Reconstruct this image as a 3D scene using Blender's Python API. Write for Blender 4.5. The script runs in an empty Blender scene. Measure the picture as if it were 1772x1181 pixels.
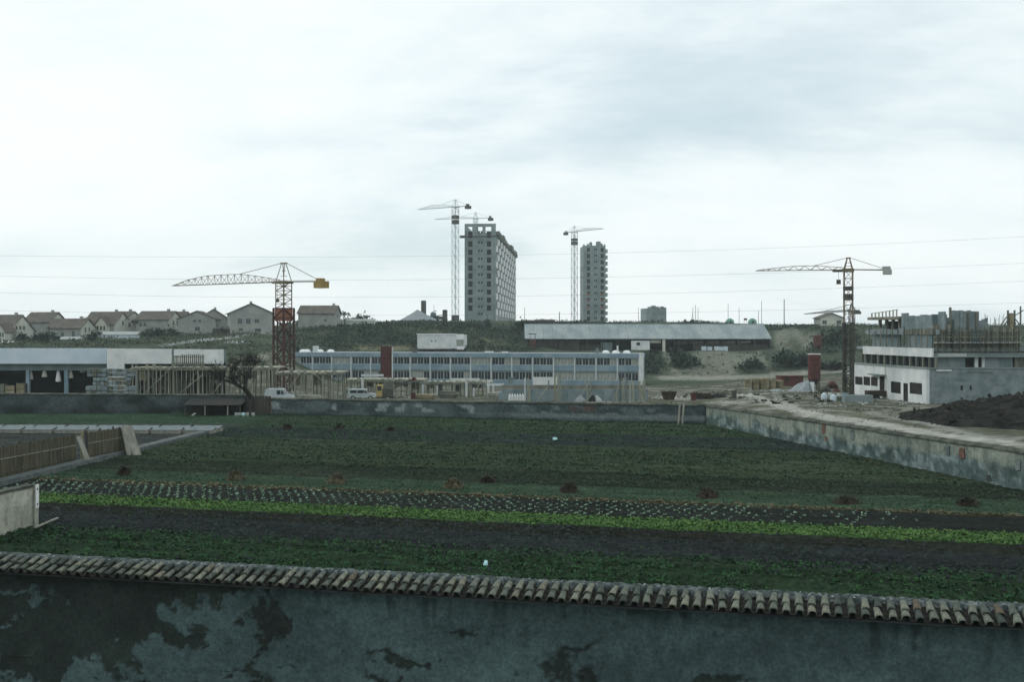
import bpy, bmesh, math, random
import numpy as np
from mathutils import Vector, Matrix

rnd = random.Random(7)
npr = np.random.RandomState(7)
scene = bpy.context.scene
COL = scene.collection

# ------------------------------------------------------------------ camera
# survey constants: focal length in photo pixels, principal column, horizon row, eye height
F, U0, V0, CZ = 1969.0, 886.0, 575.0, 7.2
cam = bpy.data.objects.new('camera', bpy.data.cameras.new('camera'))
COL.objects.link(cam)
cam.location = (0, 0, CZ)
cam.rotation_euler = (math.radians(90), 0, 0)
cam.data.sensor_width = 36.0
cam.data.lens = 36.0 * F / 1772.0
cam.data.shift_y = -(590.5 - V0) / 1772.0
cam.data.clip_start = 0.3
cam.data.clip_end = 6000
scene.camera = cam

# ------------------------------------------------------------------ sky, sun, exposure
SUN_DIR = Vector((-0.80, 0.42, 0.62)).normalized()      # towards the sun
SUN_EL = math.asin(SUN_DIR.z)
SUN_AZ = math.atan2(SUN_DIR.x, SUN_DIR.y)
world = bpy.data.worlds.new('World')
scene.world = world
world.use_nodes = True
wn, wl = world.node_tree.nodes, world.node_tree.links
wn.clear()
def N(nodes, t, **kw):
    n = nodes.new(t)
    for k, v in kw.items():
        setattr(n, k, v)
    return n
wout = N(wn, 'ShaderNodeOutputWorld')
bg = N(wn, 'ShaderNodeBackground')
bg.inputs['Strength'].default_value = 0.10
sky = N(wn, 'ShaderNodeTexSky', sky_type='NISHITA')
sky.sun_disc = False
sky.sun_elevation = SUN_EL
sky.sun_rotation = SUN_AZ
tc = N(wn, 'ShaderNodeTexCoord')
sep = N(wn, 'ShaderNodeSeparateXYZ')
wl.new(tc.outputs['Generated'], sep.inputs[0])
def wmath(op, a, b=None):
    n = N(wn, 'ShaderNodeMath', operation=op)
    for i, x in enumerate((a, b)):
        if x is None: continue
        if isinstance(x, (int, float)): n.inputs[i].default_value = x
        else: wl.new(x, n.inputs[i])
    return n.outputs[0]
zz = wmath('ADD', wmath('MAXIMUM', sep.outputs[2], 0.0), 0.30)
cx = wmath('DIVIDE', sep.outputs[0], zz)
cy = wmath('DIVIDE', sep.outputs[1], zz)
comb = N(wn, 'ShaderNodeCombineXYZ')
wl.new(cx, comb.inputs[0]); wl.new(cy, comb.inputs[1])
def wnoise(scale, detail, rough, off, sc=(1, 1, 1)):
    mp = N(wn, 'ShaderNodeMapping')
    mp.inputs['Location'].default_value = off
    mp.inputs['Scale'].default_value = sc
    wl.new(comb.outputs[0], mp.inputs[0])
    n = N(wn, 'ShaderNodeTexNoise')
    n.inputs['Scale'].default_value = scale
    n.inputs['Detail'].default_value = detail
    n.inputs['Roughness'].default_value = rough
    n.inputs['Distortion'].default_value = 0.25
    wl.new(mp.outputs[0], n.inputs['Vector'])
    return n.outputs['Fac']
def wramp(src, stops):
    r = N(wn, 'ShaderNodeValToRGB')
    r.color_ramp.interpolation = 'B_SPLINE'
    while len(r.color_ramp.elements) < len(stops): r.color_ramp.elements.new(0.5)
    for e, (p, c) in zip(r.color_ramp.elements, stops):
        e.position = p; e.color = (c, c, c, 1) if isinstance(c, (int, float)) else (*c, 1)
    wl.new(src, r.inputs[0])
    return r.outputs[0]
big = wnoise(0.85, 6, 0.55, (89.83, 52.5, 0), (0.8, 1.25, 1))
fine = wnoise(2.6, 8, 0.62, (65.77, 14.89, 0), (0.7, 1.4, 1))
mixv = wmath('ADD', wmath('MULTIPLY', big, 0.72), wmath('MULTIPLY', fine, 0.28))
# cloud deck: luminous white down to blue-grey undersides
cl = wramp(mixv, [(0.26, (0.600, 0.735, 0.785)), (0.41, (0.765, 0.865, 0.895)), (0.490, (0.880, 0.945, 0.957)), (0.590, (0.945, 0.983, 0.985))])
sc10 = N(wn, 'ShaderNodeVectorMath', operation='SCALE')
wl.new(cl, sc10.inputs[0]); sc10.inputs['Scale'].default_value = 11.1
mixc = N(wn, 'ShaderNodeMix', data_type='RGBA')
gap = wramp(mixv, [(0.30, 0.70), (0.42, 0.90), (0.52, 0.97)])
wl.new(gap, mixc.inputs['Factor'])
wl.new(sky.outputs[0], mixc.inputs['A']); wl.new(sc10.outputs[0], mixc.inputs['B'])
wl.new(mixc.outputs['Result'], bg.inputs['Color'])
wl.new(bg.outputs[0], wout.inputs['Surface'])

sun = bpy.data.objects.new('sun', bpy.data.lights.new('sun', 'SUN'))
COL.objects.link(sun)
sun.data.energy = 0.9
sun.data.angle = math.radians(20)
sun.data.color = (1.0, 0.97, 0.91)
sun.rotation_euler = (-SUN_DIR).to_track_quat('-Z', 'Y').to_euler()
sun.location = (-60, 30, 60)

vs = scene.view_settings
vs.view_transform = 'Standard'
vs.look = 'None'
vs.gamma = 1.0
vs.exposure = 0.0
vs.use_curve_mapping = False
scene.render.engine = 'CYCLES'
scene.cycles.use_denoising = True
scene.cycles.max_bounces = 6
scene.cycles.diffuse_bounces = 3
scene.cycles.glossy_bounces = 2
scene.cycles.volume_bounces = 0
scene.cycles.caustics_reflective = False
scene.cycles.caustics_refractive = False

# ------------------------------------------------------------------ helpers
def Xp(px, Y): return (px - U0) / F * Y
def Zp(py, Y): return CZ - (py - V0) / F * Y
def P(px, py, Y): return Vector((Xp(px, Y), Y, Zp(py, Y)))

def _hash(ix, iy, seed):
    h = (ix.astype(np.int64) * 374761393 + iy.astype(np.int64) * 668265263 + seed * 1442695041) & 0xffffffff
    h = ((h ^ (h >> 13)) * 1274126177) & 0xffffffff
    h = h ^ (h >> 16)
    return (h & 0xffff) / 65535.0
def vnoise(x, y, seed=0):
    x = np.asarray(x, float); y = np.asarray(y, float)
    ix, iy = np.floor(x), np.floor(y)
    fx, fy = x - ix, y - iy
    fx = fx * fx * (3 - 2 * fx); fy = fy * fy * (3 - 2 * fy)
    a, b = _hash(ix, iy, seed), _hash(ix + 1, iy, seed)
    c, d = _hash(ix, iy + 1, seed), _hash(ix + 1, iy + 1, seed)
    return (a * (1 - fx) + b * fx) * (1 - fy) + (c * (1 - fx) + d * fx) * fy
def fbm(x, y, octv=4, seed=0, gain=0.5):
    s = 0.0; a = 1.0; t = 0.0
    for i in range(octv):
        s = s + a * vnoise(np.asarray(x) * 2 ** i + 13.7 * i, np.asarray(y) * 2 ** i + 5.1 * i, seed + i)
        t += a; a *= gain
    return s / t
def sstep(a, b, x):
    t = np.clip((np.asarray(x, float) - a) / (b - a), 0, 1)
    return t * t * (3 - 2 * t)

# ---- materials
def mat(name, c1, c2=None, scale=3.0, rough=0.85, bump=0.0, bscale=None, detail=6, lo=0.35, hi=0.65,
        stretch=(1, 1, 1), attr=None, attr_var=0.25, rand=None, spec=0.25, coords='Object', c3=None, c3scale=20.0, c3amt=0.3, metallic=0.0):
    m = bpy.data.materials.new(name); m.use_nodes = True
    n, l = m.node_tree.nodes, m.node_tree.links
    b = n['Principled BSDF']
    b.inputs['Roughness'].default_value = rough
    b.inputs['Specular IOR Level'].default_value = spec
    b.inputs['Metallic'].default_value = metallic
    t = N(n, 'ShaderNodeTexCoord')
    mp = N(n, 'ShaderNodeMapping'); mp.inputs['Scale'].default_value = stretch
    l.new(t.outputs[coords], mp.inputs[0])
    def noise(sc, det=detail, ro=0.6):
        x = N(n, 'ShaderNodeTexNoise')
        x.inputs['Scale'].default_value = sc; x.inputs['Detail'].default_value = det; x.inputs['Roughness'].default_value = ro
        l.new(mp.outputs[0], x.inputs['Vector']); return x.outputs['Fac']
    def mix(f, a, bb):
        x = N(n, 'ShaderNodeMix', data_type='RGBA')
        for s, v in (('Factor', f), ('A', a), ('B', bb)):
            if isinstance(v, (int, float)): x.inputs[s].default_value = v
            elif isinstance(v, tuple): x.inputs[s].default_value = (*v, 1) if len(v) == 3 else v
            else: l.new(v, x.inputs[s])
        return x.outputs['Result']
    def rampf(src, a, c):
        x = N(n, 'ShaderNodeMapRange'); x.interpolation_type = 'SMOOTHSTEP'
        x.inputs['From Min'].default_value = a; x.inputs['From Max'].default_value = c
        l.new(src, x.inputs['Value']); return x.outputs['Result']
    if attr:
        at = N(n, 'ShaderNodeAttribute', attribute_name=attr)
        hv = N(n, 'ShaderNodeHueSaturation')
        mr = N(n, 'ShaderNodeMapRange')
        mr.inputs['From Min'].default_value = 0.3; mr.inputs['From Max'].default_value = 0.7
        mr.inputs['To Min'].default_value = 1 - attr_var; mr.inputs['To Max'].default_value = 1 + attr_var
        l.new(noise(scale), mr.inputs['Value'])
        l.new(at.outputs['Color'], hv.inputs['Color']); l.new(mr.outputs[0], hv.inputs['Value'])
        col = hv.outputs[0]
    elif c2 is not None:
        col = mix(rampf(noise(scale), lo, hi), c1, c2)
    else:
        col = mix(0.0, c1, c1)
    if c3 is not None:
        f = N(n, 'ShaderNodeMath', operation='MULTIPLY'); l.new(rampf(noise(c3scale), 0.5, 0.66), f.inputs[0]); f.inputs[1].default_value = c3amt
        col = mix(f.outputs[0], col, c3)
    if rand is not None:                        # per-object tone
        oi = N(n, 'ShaderNodeObjectInfo')
        r = N(n, 'ShaderNodeValToRGB')
        while len(r.color_ramp.elements) < len(rand): r.color_ramp.elements.new(0.5)
        for e, (p, c) in zip(r.color_ramp.elements, rand): e.position = p; e.color = (*c, 1)
        l.new(oi.outputs['Random'], r.inputs[0])
        x = N(n, 'ShaderNodeMix', data_type='RGBA', blend_type='MULTIPLY'); x.inputs['Factor'].default_value = 1.0
        l.new(col, x.inputs['A']); l.new(r.outputs[0], x.inputs['B']); col = x.outputs['Result']
    l.new(col, b.inputs['Base Color'])
    if bump:
        bn = N(n, 'ShaderNodeBump'); bn.inputs['Strength'].default_value = 1.0; bn.inputs['Distance'].default_value = bump
        l.new(noise(bscale or scale * 4, 5, 0.65), bn.inputs['Height']); l.new(bn.outputs[0], b.inputs['Normal'])
    return m

# ---- mesh builder
class MB:
    def __init__(s): s.v = []; s.f = []
    def quad(s, a, b, c, d):
        i = len(s.v); s.v += [tuple(a), tuple(b), tuple(c), tuple(d)]; s.f.append((i, i + 1, i + 2, i + 3)); return s
    def tri(s, a, b, c):
        i = len(s.v); s.v += [tuple(a), tuple(b), tuple(c)]; s.f.append((i, i + 1, i + 2)); return s
    def box(s, x0, x1, y0, y1, z0, z1, M=None):
        i = len(s.v)
        p = [Vector((x, y, z)) for z in (z0, z1) for x, y in ((x0, y0), (x1, y0), (x1, y1), (x0, y1))]
        if M is not None: p = [M @ q for q in p]
        s.v += [tuple(q) for q in p]
        for f in ((3, 2, 1, 0), (4, 5, 6, 7), (0, 1, 5, 4), (1, 2, 6, 5), (2, 3, 7, 6), (3, 0, 4, 7)):
            s.f.append(tuple(i + k for k in f))
        return s
    def beam(s, p, q, w, h=None):
        p, q = Vector(p), Vector(q); d = q - p
        if d.length < 1e-6: return s
        h = h or w
        M = Matrix.Translation(p) @ d.to_track_quat('Z', 'Y').to_matrix().to_4x4()
        return s.box(-w / 2, w / 2, -h / 2, h / 2, 0, d.length, M)
    def tube(s, p, q, r0, r1=None, n=6, cap=True):
        p, q = Vector(p), Vector(q); d = q - p
        r1 = r0 if r1 is None else r1
        R = d.to_track_quat('Z', 'Y').to_matrix()
        i = len(s.v)
        for base, r in ((p, r0), (q, r1)):
            for k in range(n):
                a = 2 * math.pi * k / n
                s.v.append(tuple(base + R @ Vector((r * math.cos(a), r * math.sin(a), 0))))
        for k in range(n): s.f.append((i + k, i + (k + 1) % n, i + n + (k + 1) % n, i + n + k))
        if cap: s.f.append(tuple(i + k for k in reversed(range(n)))); s.f.append(tuple(i + n + k for k in range(n)))
        return s
    def extrude(s, poly, a, b, axis='y'):
        """poly: (u, z) ring, extruded along the axis from a to b"""
        i = len(s.v); n = len(poly)
        for t in (a, b):
            for u, z in poly: s.v.append((u, t, z) if axis == 'y' else (t, u, z))
        for k in range(n): s.f.append((i + k, i + (k + 1) % n, i + n + (k + 1) % n, i + n + k))
        s.f.append(tuple(i + k for k in reversed(range(n)))); s.f.append(tuple(i + n + k for k in range(n)))
        return s
    def lathe(s, prof, n=16, c=(0, 0)):
        i = len(s.v)
        for r, z in prof:
            for k in range(n):
                a = 2 * math.pi * k / n; s.v.append((c[0] + r * math.cos(a), c[1] + r * math.sin(a), z))
        for j in range(len(prof) - 1):
            for k in range(n):
                s.f.append((i + j * n + k, i + j * n + (k + 1) % n, i + (j + 1) * n + (k + 1) % n, i + (j + 1) * n + k))
        return s
    def holes(s, W, H, holes, T, z0=0.0, x0=0.0, y=0.0):
        """wall panel in the local XZ plane, outside looks to -y, thickness T to +y, rectangular openings (x0,x1,z0,z1)"""
        xs = sorted({x0, x0 + W, *[h[0] for h in holes], *[h[1] for h in holes]})
        zs = sorted({z0, z0 + H, *[h[2] for h in holes], *[h[3] for h in holes]})
        xs = [x for x in xs if x0 - 1e-6 <= x <= x0 + W + 1e-6]; zs = [z for z in zs if z0 - 1e-6 <= z <= z0 + H + 1e-6]
        for a, b in zip(xs, xs[1:]):
            for c, d in zip(zs, zs[1:]):
                mx, mz = (a + b) / 2, (c + d) / 2
                if any(h[0] < mx < h[1] and h[2] < mz < h[3] for h in holes): continue
                s.quad((a, y, c), (b, y, c), (b, y, d), (a, y, d))
                s.quad((b, y + T, c), (a, y + T, c), (a, y + T, d), (b, y + T, d))
        for a, b, c, d in holes:
            s.quad((a, y, c), (a, y, d), (a, y + T, d), (a, y + T, c)); s.quad((b, y, d), (b, y, c), (b, y + T, c), (b, y + T, d))
            s.quad((a, y, c), (a, y + T, c), (b, y + T, c), (b, y, c)); s.quad((a, y + T, d), (a, y, d), (b, y, d), (b, y + T, d))
        a, b, c, d = x0, x0 + W, z0, z0 + H
        s.quad((a, y, d), (a, y, c), (a, y + T, c), (a, y + T, d)); s.quad((b, y, c), (b, y, d), (b, y + T, d), (b, y + T, c))
        s.quad((a, y, d), (a, y + T, d), (b, y + T, d), (b, y, d)); s.quad((a, y + T, c), (a, y, c), (b, y, c), (b, y + T, c))
        return s
    def mesh(s, name, m=None, smooth=False):
        me = bpy.data.meshes.new(name); me.from_pydata(s.v, [], s.f)
        if m is not None: me.materials.append(m)
        if smooth: me.polygons.foreach_set('use_smooth', [True] * len(me.polygons))
        me.update(); return me
    def build(s, name, m=None, parent=None, smooth=False, **kw):
        return link(name, s.mesh(name, m, smooth), parent, **kw)

def link(name, me, parent=None, loc=None, rotz=None, label=None, cat=None, group=None, kind=None):
    o = bpy.data.objects.new(name, me); COL.objects.link(o)
    if parent is not None: o.parent = parent
    if loc is not None: o.location = loc
    if rotz is not None: o.rotation_euler = (0, 0, rotz)
    if label: o['label'] = label
    if cat: o['category'] = cat
    if group: o['group'] = group
    if kind: o['kind'] = kind
    return o
def thing(name, label, cat, loc=(0, 0, 0), rotz=0.0, group=None):
    return link(name, None, None, loc, rotz, label, cat, group)
def dup(root, loc, rotz=0.0, label=None, scale=None):
    r = root.copy(); COL.objects.link(r); r.location = loc; r.rotation_euler = (0, 0, rotz)
    if label: r['label'] = label
    if scale is not None: r.scale = scale
    for ch in list(root.children):
        c = ch.copy(); COL.objects.link(c); c.parent = r
        for g in list(ch.children):
            d = g.copy(); COL.objects.link(d); d.parent = c
    return r
def npmesh(name, V, Q, m=None, smooth=False, col=None):
    """V (n,3) float, Q (m,4) int"""
    me = bpy.data.meshes.new(name)
    V = np.ascontiguousarray(V, np.float32); Q = np.ascontiguousarray(Q, np.int32)
    me.vertices.add(len(V)); me.vertices.foreach_set('co', V.ravel())
    k = Q.shape[1]
    me.loops.add(Q.size); me.loops.foreach_set('vertex_index', Q.ravel())
    me.polygons.add(len(Q)); me.polygons.foreach_set('loop_start', np.arange(0, Q.size, k, dtype=np.int32))
    if smooth: me.polygons.foreach_set('use_smooth', np.ones(len(Q), bool))
    if col is not None:
        at = me.color_attributes.new('Col', 'FLOAT_COLOR', 'POINT')
        c4 = np.ones((len(V), 4), np.float32); c4[:, :3] = col
        at.data.foreach_set('color', c4.ravel())
    if m is not None: me.materials.append(m)
    me.update(calc_edges=True); me.validate()
    return me
def leaves(C, size, tilt=0.6, aspect=0.5, lift=True, rs=npr):
    """one bent leaf-sized quad per centre; size (n,) or scalar"""
    n = len(C); size = np.broadcast_to(np.asarray(size, float), (n,))
    az = rs.uniform(0, 2 * np.pi, n); el = rs.uniform(-0.1, tilt, n) if lift else rs.uniform(-tilt, tilt, n)
    d = np.stack([np.cos(az) * np.cos(el), np.sin(az) * np.cos(el), np.sin(el)], 1)
    s = np.stack([-np.sin(az), np.cos(az), rs.uniform(-0.5, 0.5, n)], 1); s /= np.linalg.norm(s, axis=1)[:, None]
    L = size[:, None]; W = L * aspect
    a = C; b = C + d * L * 0.55 + s * W * 0.5; c = C + d * L; e = C + d * L * 0.55 - s * W * 0.5
    V = np.stack([a, b, c, e], 1).reshape(-1, 3)
    Q = np.arange(4 * n).reshape(-1, 4)
    return V, Q
# ------------------------------------------------------------------ materials
M = {}
M['ground'] = mat('ground_cover', (0.1, 0.1, 0.1), attr='Col', scale=0.9, attr_var=0.38, bump=0.12, bscale=1.6, rough=1.0, spec=0.0)
M['soil'] = mat('garden_soil', (0.03, 0.03, 0.03), attr='Col', scale=5.0, attr_var=0.5, bump=0.05, bscale=9, rough=1.0, spec=0.0)
M['yard'] = mat('yard', (0.05, 0.05, 0.04), (0.08, 0.08, 0.06), scale=0.6)
M['bright_leaf'] = mat('bright_salad', (0.062, 0.125, 0.042), (0.108, 0.190, 0.064), scale=0.9, rough=0.6, coords='Object', spec=0.0)
M['dark_leaf'] = mat('dark_crop', (0.019, 0.050, 0.025), (0.044, 0.102, 0.044), scale=1.1, rough=0.7, spec=0.0)
M['grass_leaf'] = mat('grass_leaf', (0.030, 0.058, 0.039), (0.066, 0.096, 0.058), scale=0.9, rough=0.75, spec=0.0)
M['dry_leaf'] = mat('dry_stalks', (0.07, 0.065, 0.035), (0.13, 0.11, 0.06), scale=1.2)
M['lettuce'] = mat('lettuce', (0.15, 0.24, 0.17), (0.26, 0.37, 0.27), scale=6, rough=0.6, spec=0.0)
M['scrub'] = mat('scrub', (0.034, 0.054, 0.042), (0.068, 0.090, 0.066), scale=0.35, rough=0.85, spec=0.0)
M['hill_grass'] = mat('hill_grass', (0.050, 0.068, 0.046), (0.090, 0.102, 0.066), scale=0.12, rough=0.9, spec=0.0)
M['straw'] = mat('manure_straw', (0.050, 0.045, 0.026), (0.13, 0.115, 0.068), scale=5, rough=0.95, bump=0.03)
M['dark_straw'] = mat('dark_manure', (0.026, 0.023, 0.016), (0.055, 0.046, 0.032), scale=5, rough=0.95, bump=0.03)
M['bark'] = mat('bark', (0.018, 0.017, 0.015), (0.035, 0.032, 0.028), scale=4)
M['tile'] = mat('clay_tile', (0.12, 0.14, 0.128), (0.255, 0.268, 0.232), scale=9, rough=0.9, bump=0.006, bscale=60, c3=(0.06, 0.075, 0.05), c3scale=26, c3amt=0.75,
                rand=[(0.0, (0.20, 0.24, 0.24)), (0.2, (0.40, 0.45, 0.43)), (0.45, (0.60, 0.64, 0.60)), (0.7, (0.82, 0.83, 0.76)), (0.92, (1.0, 0.96, 0.85)), (1.0, (0.55, 0.40, 0.34))])
M['channel'] = mat('channel_tile', (0.018, 0.019, 0.017), (0.045, 0.042, 0.036), scale=8, rough=0.95)
M['mortar'] = mat('mossy_mortar', (0.035, 0.048, 0.047), (0.095, 0.12, 0.12), scale=5, lo=0.42, hi=0.7, rough=0.95, bump=0.02, bscale=22, c3=(0.26, 0.29, 0.29), c3scale=7, c3amt=0.5)
M['near_wall'] = mat('old_render', (0.1, 0.1, 0.1), attr='Col', scale=14, attr_var=0.30, bump=0.012, bscale=26, rough=0.95, spec=0.1)
M['side_wall'] = mat('stained_render', (0.15, 0.175, 0.165), (0.31, 0.325, 0.30), scale=0.9, stretch=(1, 1, 0.55), rough=0.95, bump=0.02, bscale=8, c3=(0.075, 0.095, 0.085), c3scale=3.2, c3amt=0.7)
M['far_wall'] = mat('grey_render', (0.085, 0.11, 0.105), (0.15, 0.18, 0.17), scale=0.9, stretch=(1, 1, 2.0), rough=0.95, bump=0.02, bscale=8, c3=(0.27, 0.31, 0.30), c3scale=1.1, c3amt=0.7)
M['wall_col'] = mat('weathered_render', (0.1, 0.1, 0.1), attr='Col', scale=5, attr_var=0.3, bump=0.02, bscale=9, rough=0.95, spec=0.05)
M['far_wall_dark'] = mat('dark_render', (0.035, 0.043, 0.042), (0.075, 0.09, 0.088), scale=0.8, rough=0.95, bump=0.02, bscale=8)
M['coping'] = mat('mossy_coping', (0.03, 0.037, 0.03), (0.085, 0.095, 0.075), scale=1.6, rough=0.95, bump=0.02, bscale=9)
M['brick'] = mat('bare_brick', (0.10, 0.058, 0.044), (0.165, 0.092, 0.07), scale=6, bump=0.01)
M['stub_wall'] = mat('buff_render', (0.27, 0.285, 0.235), (0.42, 0.425, 0.36), scale=1.3, rough=0.95, bump=0.012, bscale=14, c3=(0.16, 0.17, 0.13), c3scale=3.0, c3amt=0.55)
M['white_paint'] = mat('white_paint', (0.72, 0.74, 0.74), (0.80, 0.81, 0.80), scale=2, rough=0.6)
M['white_wall'] = mat('white_wall', (0.52, 0.56, 0.565), (0.67, 0.69, 0.675), scale=0.5, rough=0.85, c3=(0.5, 0.53, 0.52), c3scale=1.2, c3amt=0.4)
M['blue_white'] = mat('pale_blue_shaded_white', (0.47, 0.56, 0.62), (0.54, 0.62, 0.67), scale=0.6, rough=0.8)
M['concrete'] = mat('raw_concrete', (0.165, 0.21, 0.21), (0.245, 0.29, 0.285), scale=0.25, rough=0.9, c3=(0.14, 0.18, 0.18), c3scale=0.8, c3amt=0.5)
M['block'] = mat('grey_blockwork', (0.14, 0.18, 0.19), (0.22, 0.265, 0.27), scale=0.9, rough=0.95, c3=(0.10, 0.135, 0.145), c3scale=2.4, c3amt=0.5, bump=0.02, bscale=3)
M['teal_concrete'] = mat('grey_teal_concrete', (0.11, 0.16, 0.165), (0.18, 0.225, 0.225), scale=0.7, rough=0.9)
M['school_blue'] = mat('blue_panel', (0.15, 0.23, 0.28), (0.23, 0.31, 0.35), scale=0.35, rough=0.7)
M['school_pale'] = mat('pale_post', (0.42, 0.47, 0.48), (0.55, 0.58, 0.57), scale=0.8, rough=0.8)
M['glass'] = mat('window_glass', (0.015, 0.022, 0.028), (0.035, 0.05, 0.055), scale=0.6, rough=0.15, spec=0.5)
M['blind'] = mat('lowered_blind', (0.22, 0.26, 0.24), (0.33, 0.34, 0.29), scale=0.8, rough=0.8)
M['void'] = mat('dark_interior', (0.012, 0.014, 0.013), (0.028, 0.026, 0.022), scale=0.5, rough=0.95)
M['roof_tile'] = mat('old_roof_tiles', (0.080, 0.074, 0.064), (0.130, 0.116, 0.098), scale=0.8, rough=0.95, bump=0.05, bscale=3, c3=(0.06, 0.06, 0.052), c3scale=2.5, c3amt=0.5)
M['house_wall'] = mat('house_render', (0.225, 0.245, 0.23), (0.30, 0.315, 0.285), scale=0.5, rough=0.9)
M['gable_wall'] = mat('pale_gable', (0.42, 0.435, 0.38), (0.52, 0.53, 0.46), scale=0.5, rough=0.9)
M['shed_roof'] = mat('fibre_cement_roof', (0.20, 0.245, 0.255), (0.29, 0.33, 0.33), scale=0.3, stretch=(1, 0.3, 1), rough=0.85, c3=(0.17, 0.2, 0.2), c3scale=1.4, c3amt=0.5)
M['dark_wood'] = mat('dark_boards', (0.035, 0.037, 0.034), (0.07, 0.065, 0.055), scale=0.8, stretch=(1, 1, 0.2))
M['wood'] = mat('weathered_timber', (0.23, 0.245, 0.21), (0.40, 0.405, 0.345), scale=1.6, stretch=(1, 1, 0.3), rough=0.9, rand=[(0, (0.55, 0.6, 0.6)), (1, (1.05, 1.0, 0.9))])
M['new_wood'] = mat('yellow_timber', (0.22, 0.20, 0.125), (0.34, 0.305, 0.20), scale=1.4, rough=0.9, rand=[(0, (0.6, 0.6, 0.55)), (1, (1.0, 1.0, 1.0))])
M['form_wood'] = mat('shuttering_boards', (0.105, 0.118, 0.10), (0.19, 0.20, 0.17), scale=1.2, stretch=(1, 1, 0.25), rough=0.95, rand=[(0, (0.6, 0.65, 0.65)), (1, (1.1, 1.05, 1.0))])
M['reed'] = mat('reed_matting', (0.056, 0.054, 0.038), (0.120, 0.113, 0.080), scale=7, stretch=(1, 1, 0.12), rough=0.95, rand=[(0, (0.8, 0.8, 0.8)), (1, (1.1, 1.1, 1.0))])
M['plank'] = mat('grey_plank', (0.165, 0.17, 0.145), (0.27, 0.27, 0.23), scale=3, stretch=(1, 1, 0.2))
M['kerb'] = mat('kerb_concrete', (0.06, 0.072, 0.072), (0.11, 0.125, 0.12), scale=2.5, rough=0.95, bump=0.01)
M['rust'] = mat('rusty_steel', (0.062, 0.025, 0.022), (0.102, 0.037, 0.032), scale=1.2, rough=0.8, c3=(0.06, 0.03, 0.025), c3scale=3, c3amt=0.5)
M['red'] = mat('red_paint', (0.075, 0.024, 0.022), (0.115, 0.033, 0.03), scale=0.8, rough=0.6, c3=(0.1, 0.04, 0.03), c3scale=2, c3amt=0.4)
M['crane_red'] = mat('dark_red_crane', (0.045, 0.022, 0.021), (0.080, 0.034, 0.030), scale=1.2, rough=0.8)
M['orange'] = mat('orange_red_paint', (0.21, 0.085, 0.05), (0.28, 0.115, 0.07), scale=0.8, rough=0.6)
M['crane_grey'] = mat('crane_lattice_grey', (0.125, 0.105, 0.072), (0.20, 0.165, 0.11), scale=0.8, rough=0.7)
M['crane_white'] = mat('crane_lattice_white', (0.52, 0.60, 0.62), (0.62, 0.68, 0.69), scale=0.8, rough=0.6)
M['crane_dark'] = mat('crane_dark', (0.05, 0.055, 0.045), (0.09, 0.09, 0.075), scale=0.8, rough=0.7)
M['ballast_yellow'] = mat('ochre_ballast', (0.25, 0.18, 0.06), (0.34, 0.25, 0.10), scale=0.8)
M['ballast_grey'] = mat('grey_ballast', (0.30, 0.33, 0.31), (0.38, 0.40, 0.37), scale=0.8)
M['yellow'] = mat('yellow_machine', (0.36, 0.27, 0.10), (0.46, 0.36, 0.15), scale=1, rough=0.6)
M['sand'] = mat('pale_sand', (0.27, 0.30, 0.30), (0.36, 0.385, 0.375), scale=1.5, rough=0.95, bump=0.04, bscale=5)
M['gravel'] = mat('grey_gravel', (0.19, 0.22, 0.235), (0.29, 0.32, 0.33), scale=3.5, rough=0.95, bump=0.05, bscale=9)
M['dark_earth'] = mat('dark_earth', (0.013, 0.014, 0.013), (0.034, 0.035, 0.031), scale=1.2, rough=0.95, bump=0.08, bscale=5, spec=0.0)
M['rubble'] = mat('pale_rubble', (0.22, 0.24, 0.235), (0.42, 0.44, 0.42), scale=1.2, rough=0.95)
M['car_white'] = mat('pale_car_paint', (0.34, 0.39, 0.40), (0.42, 0.465, 0.47), scale=1, rough=0.35, spec=0.5)
M['car_grey'] = mat('grey_green_paint', (0.22, 0.27, 0.26), (0.28, 0.33, 0.31), scale=1, rough=0.4, spec=0.5)
M['tyre'] = mat('tyre', (0.02, 0.02, 0.02), (0.03, 0.03, 0.03))
M['wire'] = mat('wire', (0.12, 0.14, 0.15), (0.16, 0.18, 0.19), rough=0.5)
M['green_hut'] = mat('green_sheet', (0.12, 0.27, 0.21), (0.17, 0.33, 0.26), scale=1)
M['pole'] = mat('pole_wood', (0.10, 0.105, 0.10), (0.16, 0.16, 0.15), scale=1)
M['bright_plastic'] = mat('bright_plastic', (0.45, 0.75, 0.78), (0.6, 0.85, 0.86), scale=4, rough=0.3)
M['cloche'] = mat('whitewashed_glass', (0.06, 0.09, 0.096), (0.125, 0.165, 0.17), scale=2.2, rough=0.5)
M['dome'] = mat('skylight_dome', (0.72, 0.77, 0.77), (0.8, 0.83, 0.82), scale=1, rough=0.3)
M['steel'] = mat('rebar', (0.10, 0.11, 0.105), (0.17, 0.17, 0.155), scale=1)

# ------------------------------------------------------------------ terrain
CORNER = np.array([15.1, 88.6]); FARL = np.array([-20.9, 99.0]); RIGHT = np.array([23.2, 51.5])
rdir = (RIGHT - CORNER) / np.linalg.norm(RIGHT - CORNER)
far_d = (FARL - CORNER) / np.linalg.norm(FARL - CORNER)
def right_side(x, y):   # signed distance to the side wall, + = building-site side
    return (x - CORNER[0]) * -rdir[1] + (y - CORNER[1]) * rdir[0]
def beyond_far(x, y):   # signed distance to the far wall, + = beyond
    n = np.array([-far_d[1], far_d[0]]); n = n if n[1] > 0 else -n
    d1 = (x - CORNER[0]) * n[0] + (y - CORNER[1]) * n[1]
    d2 = np.asarray(y) - 99.6
    return np.where(np.asarray(x) < -21.5, d2, d1)

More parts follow.
